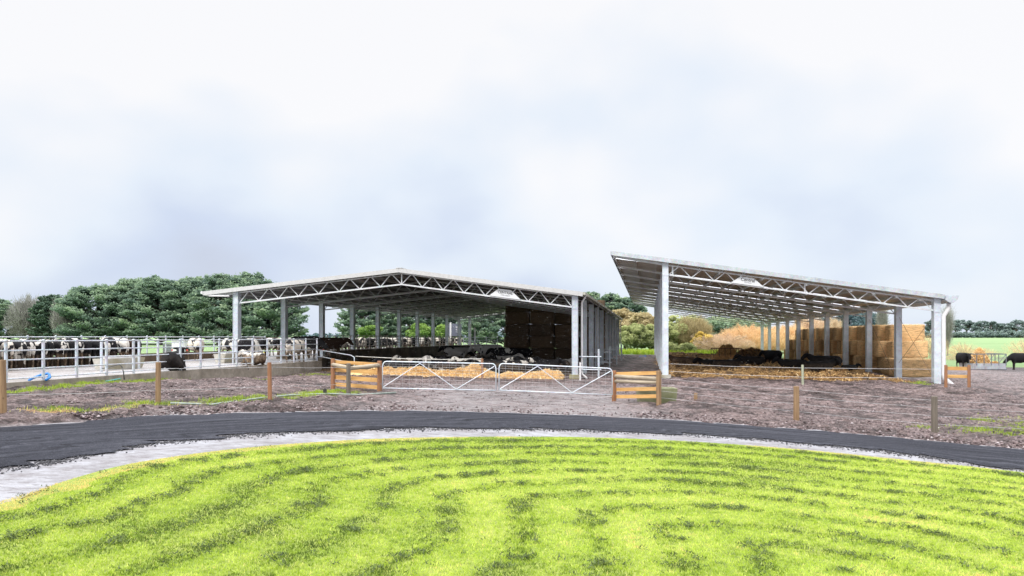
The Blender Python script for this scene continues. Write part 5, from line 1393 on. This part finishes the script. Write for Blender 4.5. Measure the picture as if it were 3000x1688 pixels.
M_pink = leaf_mat('pinkish_twigs', [(0, (.40, .29, .19)), (.5, (.72, .55, .38)), (1, (.88, .74, .57))], .45)
M_brown_t = leaf_mat('grey_brown_twigs', [(0, (.18, .18, .16)), (.5, (.33, .33, .30)), (1, (.46, .46, .42))], .3)
M_gum = leaf_mat('haze_tinted_gum_leaves', [(0, (.10, .14, .155)), (.5, (.20, .265, .25)), (1, (.32, .40, .34))])  # haze of the hilltop painted into these cool leaf tones
M_green = leaf_mat('fresh_green_leaves', [(0, (.04, .09, .02)), (.5, (.16, .28, .06)), (1, (.36, .50, .14))])
def T(style, name, label, px, ytop, Z, wpx, mat, seed, n=9000, size=.5, **kw):
    g = W(px, ytop, Z); z0 = bh(g.x, Z); tree(style, name, label, 'tree', g.x, Z, g.z-z0, wpx/F*Z/2, mat, seed, n, size, z=z0, **kw)
cy = [(285, 838, 178, 210, 'tall dark cypress at the left end of the windbreak above the yard'), (390, 818, 180, 190, 'dark cypress second from the left end of the tall windbreak'), (470, 812, 175, 190, 'dark cypress left of centre in the tall windbreak'),
      (560, 814, 178, 190, 'dark cypress in the middle of the tall windbreak'), (640, 806, 172, 190, 'dark cypress right of centre in the tall windbreak'), (735, 803, 170, 200, 'tallest cypress of the windbreak above the left roof edge'), (800, 838, 166, 190, 'cypress at the right end of the windbreak behind the shed columns')]
for i, (px, yt, Z, w, lb) in enumerate(cy): T('cypress', 'cypress_tree', lb, px, yt, Z, w*1.08, M_cyp, 100+i, 42000, .62, group='cypress windbreak', dens=1.1, base=.0)
T('cypress', 'cypress_tree', 'dark cypress at the far left edge of the photo', -5, 875, 190, 120, M_cyp, 120, 22000, .6)
T('twig', 'bare_tree', 'brownish half-bare tree left of the windbreak', 95, 868, 190, 130, M_brown_t, 121, 14000, .07)
T('cypress', 'cypress_tree', 'green cypress standing between the half-bare tree and the windbreak', 150, 862, 186, 120, leaf_mat('grey_green', [(0, (.04, .07, .06)), (.5, (.09, .15, .10)), (1, (.18, .25, .14))]), 122, 22000, .6)
T('twig', 'bare_tree', 'thin grey tree against the left end of the windbreak', 205, 866, 180, 90, M_brown_t, 123, 10000, .06)
# trees through and behind the gabled shed
for i, (px, yt, Z, w, mat, lb) in enumerate(((1060, 880, 150, 150, M_cyp, 'cypress seen between the third and fifth left-hand columns'), (1130, 860, 155, 120, M_cyp, 'cypress seen between the fifth and sixth left-hand columns'), (1200, 860, 160, 130, M_cyp, 'cypress seen between the sixth and seventh left-hand columns'),
        (1290, 870, 165, 140, M_cyp, 'cypress seen beside the notice board through the shed'), (1080, 945, 135, 70, M_green, 'fresh green shrub before the cypress through the shed'), (1240, 952, 138, 90, M_green, 'yellow-green tree through the seventh left-hand bay'), (1300, 950, 140, 90, M_green, 'yellow-green tree left of the notice board'), (1400, 900, 150, 130, M_cyp, 'dark tree through the far end opening of the gabled shed'), (1480, 880, 155, 140, M_cyp, 'dark tree behind the stacked dark bales'))):
    T('cypress' if mat is M_cyp else 'round', 'cypress_tree' if mat is M_cyp else 'leafy_tree', lb, px, yt, Z, w, mat, 140+i, 20000, .5, base=.0 if mat is M_cyp else .06)
for i, (px, yt, Z, w) in enumerate(((1730, 852, 215, 120), (1790, 862, 212, 130), (1845, 868, 210, 120))):
    T('cypress', 'cypress_tree', ['dark cypress rising over the right eave of the gabled shed', 'dark cypress on the hill between the two sheds', 'dark cypress behind the left overhang of the skillion shed'][i], px, yt, Z, w, M_cyp, 160+i, 22000, .65)
for i, (st, px, yt, Z, w, mat, nm, lb) in enumerate((
    ('round', 1830, 898, 118, 150, M_ochre, 'ochre_tree', 'broad ochre autumn tree between the sheds'),
    ('round', 1905, 905, 112, 130, M_ochre, 'ochre_tree', 'ochre tree partly behind the left columns of the skillion shed'),
    ('round', 1868, 946, 102, 110, M_olive, 'leafy_tree', 'olive green bushy tree between the two sheds'),
    ('round', 1930, 940, 104, 110, M_olive, 'leafy_tree', 'olive tree behind the closely seen left columns'),
    ('round', 1990, 918, 108, 150, M_olive, 'leafy_tree', 'olive tree right of the tall front column'),
    ('twig', 2030, 925, 106, 110, M_ochre, 'bare_tree', 'fine ochre twiggy tree right of the tall front column'),
    ('round', 1985, 1008, 96, 110, M_olive, 'leafy_shrub', 'low green shrub at the foot of the olive tree'),
    ('round', 2062, 970, 100, 70, M_yellow_l, 'yellow_tree', 'small bright yellow tree before the dark trees'),
    ('round', 2090, 930, 150, 200, M_cyp, 'cypress_tree', 'dark green tree mass behind the yellow tree'),
    ('round', 2170, 938, 152, 180, M_cyp, 'cypress_tree', 'dark green tree behind the pinkish willow'),
    ('twig', 2110, 978, 100, 190, M_pink, 'willow_tree', 'pinkish bare willow behind the rusty feeder'),
    ('twig', 2190, 952, 102, 190, M_tan, 'willow_tree', 'tan bare willow right of the rusty feeder'),
    ('twig', 2255, 960, 104, 140, M_tan, 'willow_tree', 'golden bare willow behind the standing black cow'),
    ('twig', 2320, 950, 108, 130, M_tan, 'willow_tree', 'golden bare willow left of the bale stack'),
    ('twig', 2385, 930, 112, 120, M_pink, 'willow_tree', 'pinkish bare tree rising above the bale stack'),
    ('poplar', 2345, 905, 125, 90, M_pink, 'bare_tree', 'tall pinkish bare tree under the shed truss'),
    ('poplar', 2450, 940, 120, 70, M_pink, 'bare_tree', 'thin bare tree above the middle of the bale stack'),
    ('round', 2505, 905, 290, 180, M_cyp_far, 'cypress_tree', 'rounded hazy blue-green cypress above the bales'),
    ('poplar', 2585, 898, 130, 60, M_brown_t, 'poplar_tree', 'bare brown poplar in front of the hazy cypress'),
    ('round', 2450, 965, 280, 90, M_cyp_far, 'leafy_tree', 'low hazy tree left of the rounded cypress'),
    ('poplar', 2775, 902, 112, 100, M_brown_t, 'poplar_tree', 'tall bare poplar beside the right front column'),
    ('poplar', 2752, 945, 110, 60, M_brown_t, 'poplar_tree', 'shorter bare poplar half hidden by the right downpipe'),
    ('twig', 2725, 975, 98, 100, M_tan, 'bare_tree', 'golden bare tree between bales and the right column'),
    ('twig', 2822, 1003, 92, 100, M_tan, 'bare_tree', 'low bare tan tree left of the bull'),
    ('twig', 2880, 1018, 95, 90, M_tan, 'bare_tree', 'thin bare tan shrub behind the grey feeder'),
    ('twig', 3005, 990, 90, 120, M_tan, 'bare_tree', 'bare tan tree at the right edge above the grazing cow'),
    ('twig', 2960, 1045, 86, 100, M_brown_t, 'bare_shrub', 'low brown shrub between feeder and grazing cow'),
    ('twig', 2790, 1040, 90, 110, M_tan, 'bare_shrub', 'low tan scrub behind the two-plank stay'))):
    tw = st in ('twig', 'poplar')
    if 1800 < px < 2470 and Z < 130: Z *= 1.2
    T(st, nm, lb, px, yt, Z, w, mat, 200+i, (26000 if px < 2450 else (9000 if Z > 111 or st == 'poplar' else 3600)) if tw else 20000, (.012 if px < 2450 else .008) if tw and Z < 120 else (.02 if tw else (.30 if Z < 130 else .7)), bark=M_bark2 if tw else None, **({} if tw else {'bot': .05}))
gx = [(2722, 935), (2800, 934), (2832, 932), (2868, 940), (2893, 938), (2921, 943), (2945, 942), (2978, 935), (3010, 945)]
for i, (px, yt) in enumerate(gx):
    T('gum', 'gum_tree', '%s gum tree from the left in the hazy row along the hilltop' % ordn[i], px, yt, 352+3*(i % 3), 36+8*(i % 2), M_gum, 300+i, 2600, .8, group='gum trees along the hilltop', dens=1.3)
hw = W(2700, 0, 350).x
for i in range(13):
    px = 2650+i*31
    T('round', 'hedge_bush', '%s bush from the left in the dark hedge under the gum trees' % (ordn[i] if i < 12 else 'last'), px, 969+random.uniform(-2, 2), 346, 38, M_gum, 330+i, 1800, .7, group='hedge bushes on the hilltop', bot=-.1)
# distant low tree line closing the horizon elsewhere
far_px = list(range(-900, 4300, 85))
C = []; T_ = []
for px in far_px:
    for k in range(260):
        Z = 520+random.uniform(-15, 15); hgt = random.uniform(0, 1)*(4.2+2.5*math.sin(px*.013)+1.5*math.sin(px*.05))
        C.append(((px+random.uniform(-50, 50)-1500)/F*Z, Z, 2.4+hgt)); T_.append(random.uniform(0, 1)*.5+hgt*.06)
v, f, t = cards(np.array(C), 1.9, 0, np.clip(np.array(T_), 0, 1), rng)
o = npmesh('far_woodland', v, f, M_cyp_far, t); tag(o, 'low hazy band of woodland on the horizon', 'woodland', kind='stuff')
# strip of tall grass behind the sheds
X = rng.uniform(14, 34, 9000); Y = rng.uniform(110, 118, 9000); k = fbm(X*.8, Y*.8, 3, 71) > .42; X = X[k]; Y = Y[k]
v_, f_, t_ = blades(X, Y, base_h(X, Y), rng.uniform(.4, .9, len(X)), rng.uniform(.06, .12, len(X)), np.clip(rng.normal(.55, .12, len(X)), 0, 1), .4)
o = npmesh('tall_grass', v_, f_, M_grass, t_); tag(o, 'tall yellow-green grass beyond the sheds below the bushes', 'grass', kind='stuff')
g = W(1880, 1046, 90); mb = MB()
for i in range(3): loft(mb, [((g.x-.5+i*.35, 90-i*.1, g.z-.28), .22, .2), ((g.x-.2+i*.3, 90, g.z-.05+.04*i), .24, .16), ((g.x+.25+i*.2, 90.1, g.z-.28), .18, .12)], 8)
o = mb.build('blue_tarp', M_blue, None, True); tag(o, 'small crumpled blue tarp on the dark bund between the two sheds', 'tarp')
# rain
n = 5200; Z = rng.uniform(27, 42.5, n); X = rng.uniform(-.42, .22, n)*Z; Zh = rng.uniform(1.2, 4.6, n)
rn = clods('rain_drops', X, Z, Zh, rng.lognormal(math.log(.0024), .45, n), simple('rain', (.80, .84, .88), .3, var=.03), np.zeros(n), 2.6)
tag(rn, 'fine falling rain drops showing pale against the dark shed', 'rain', kind='stuff')
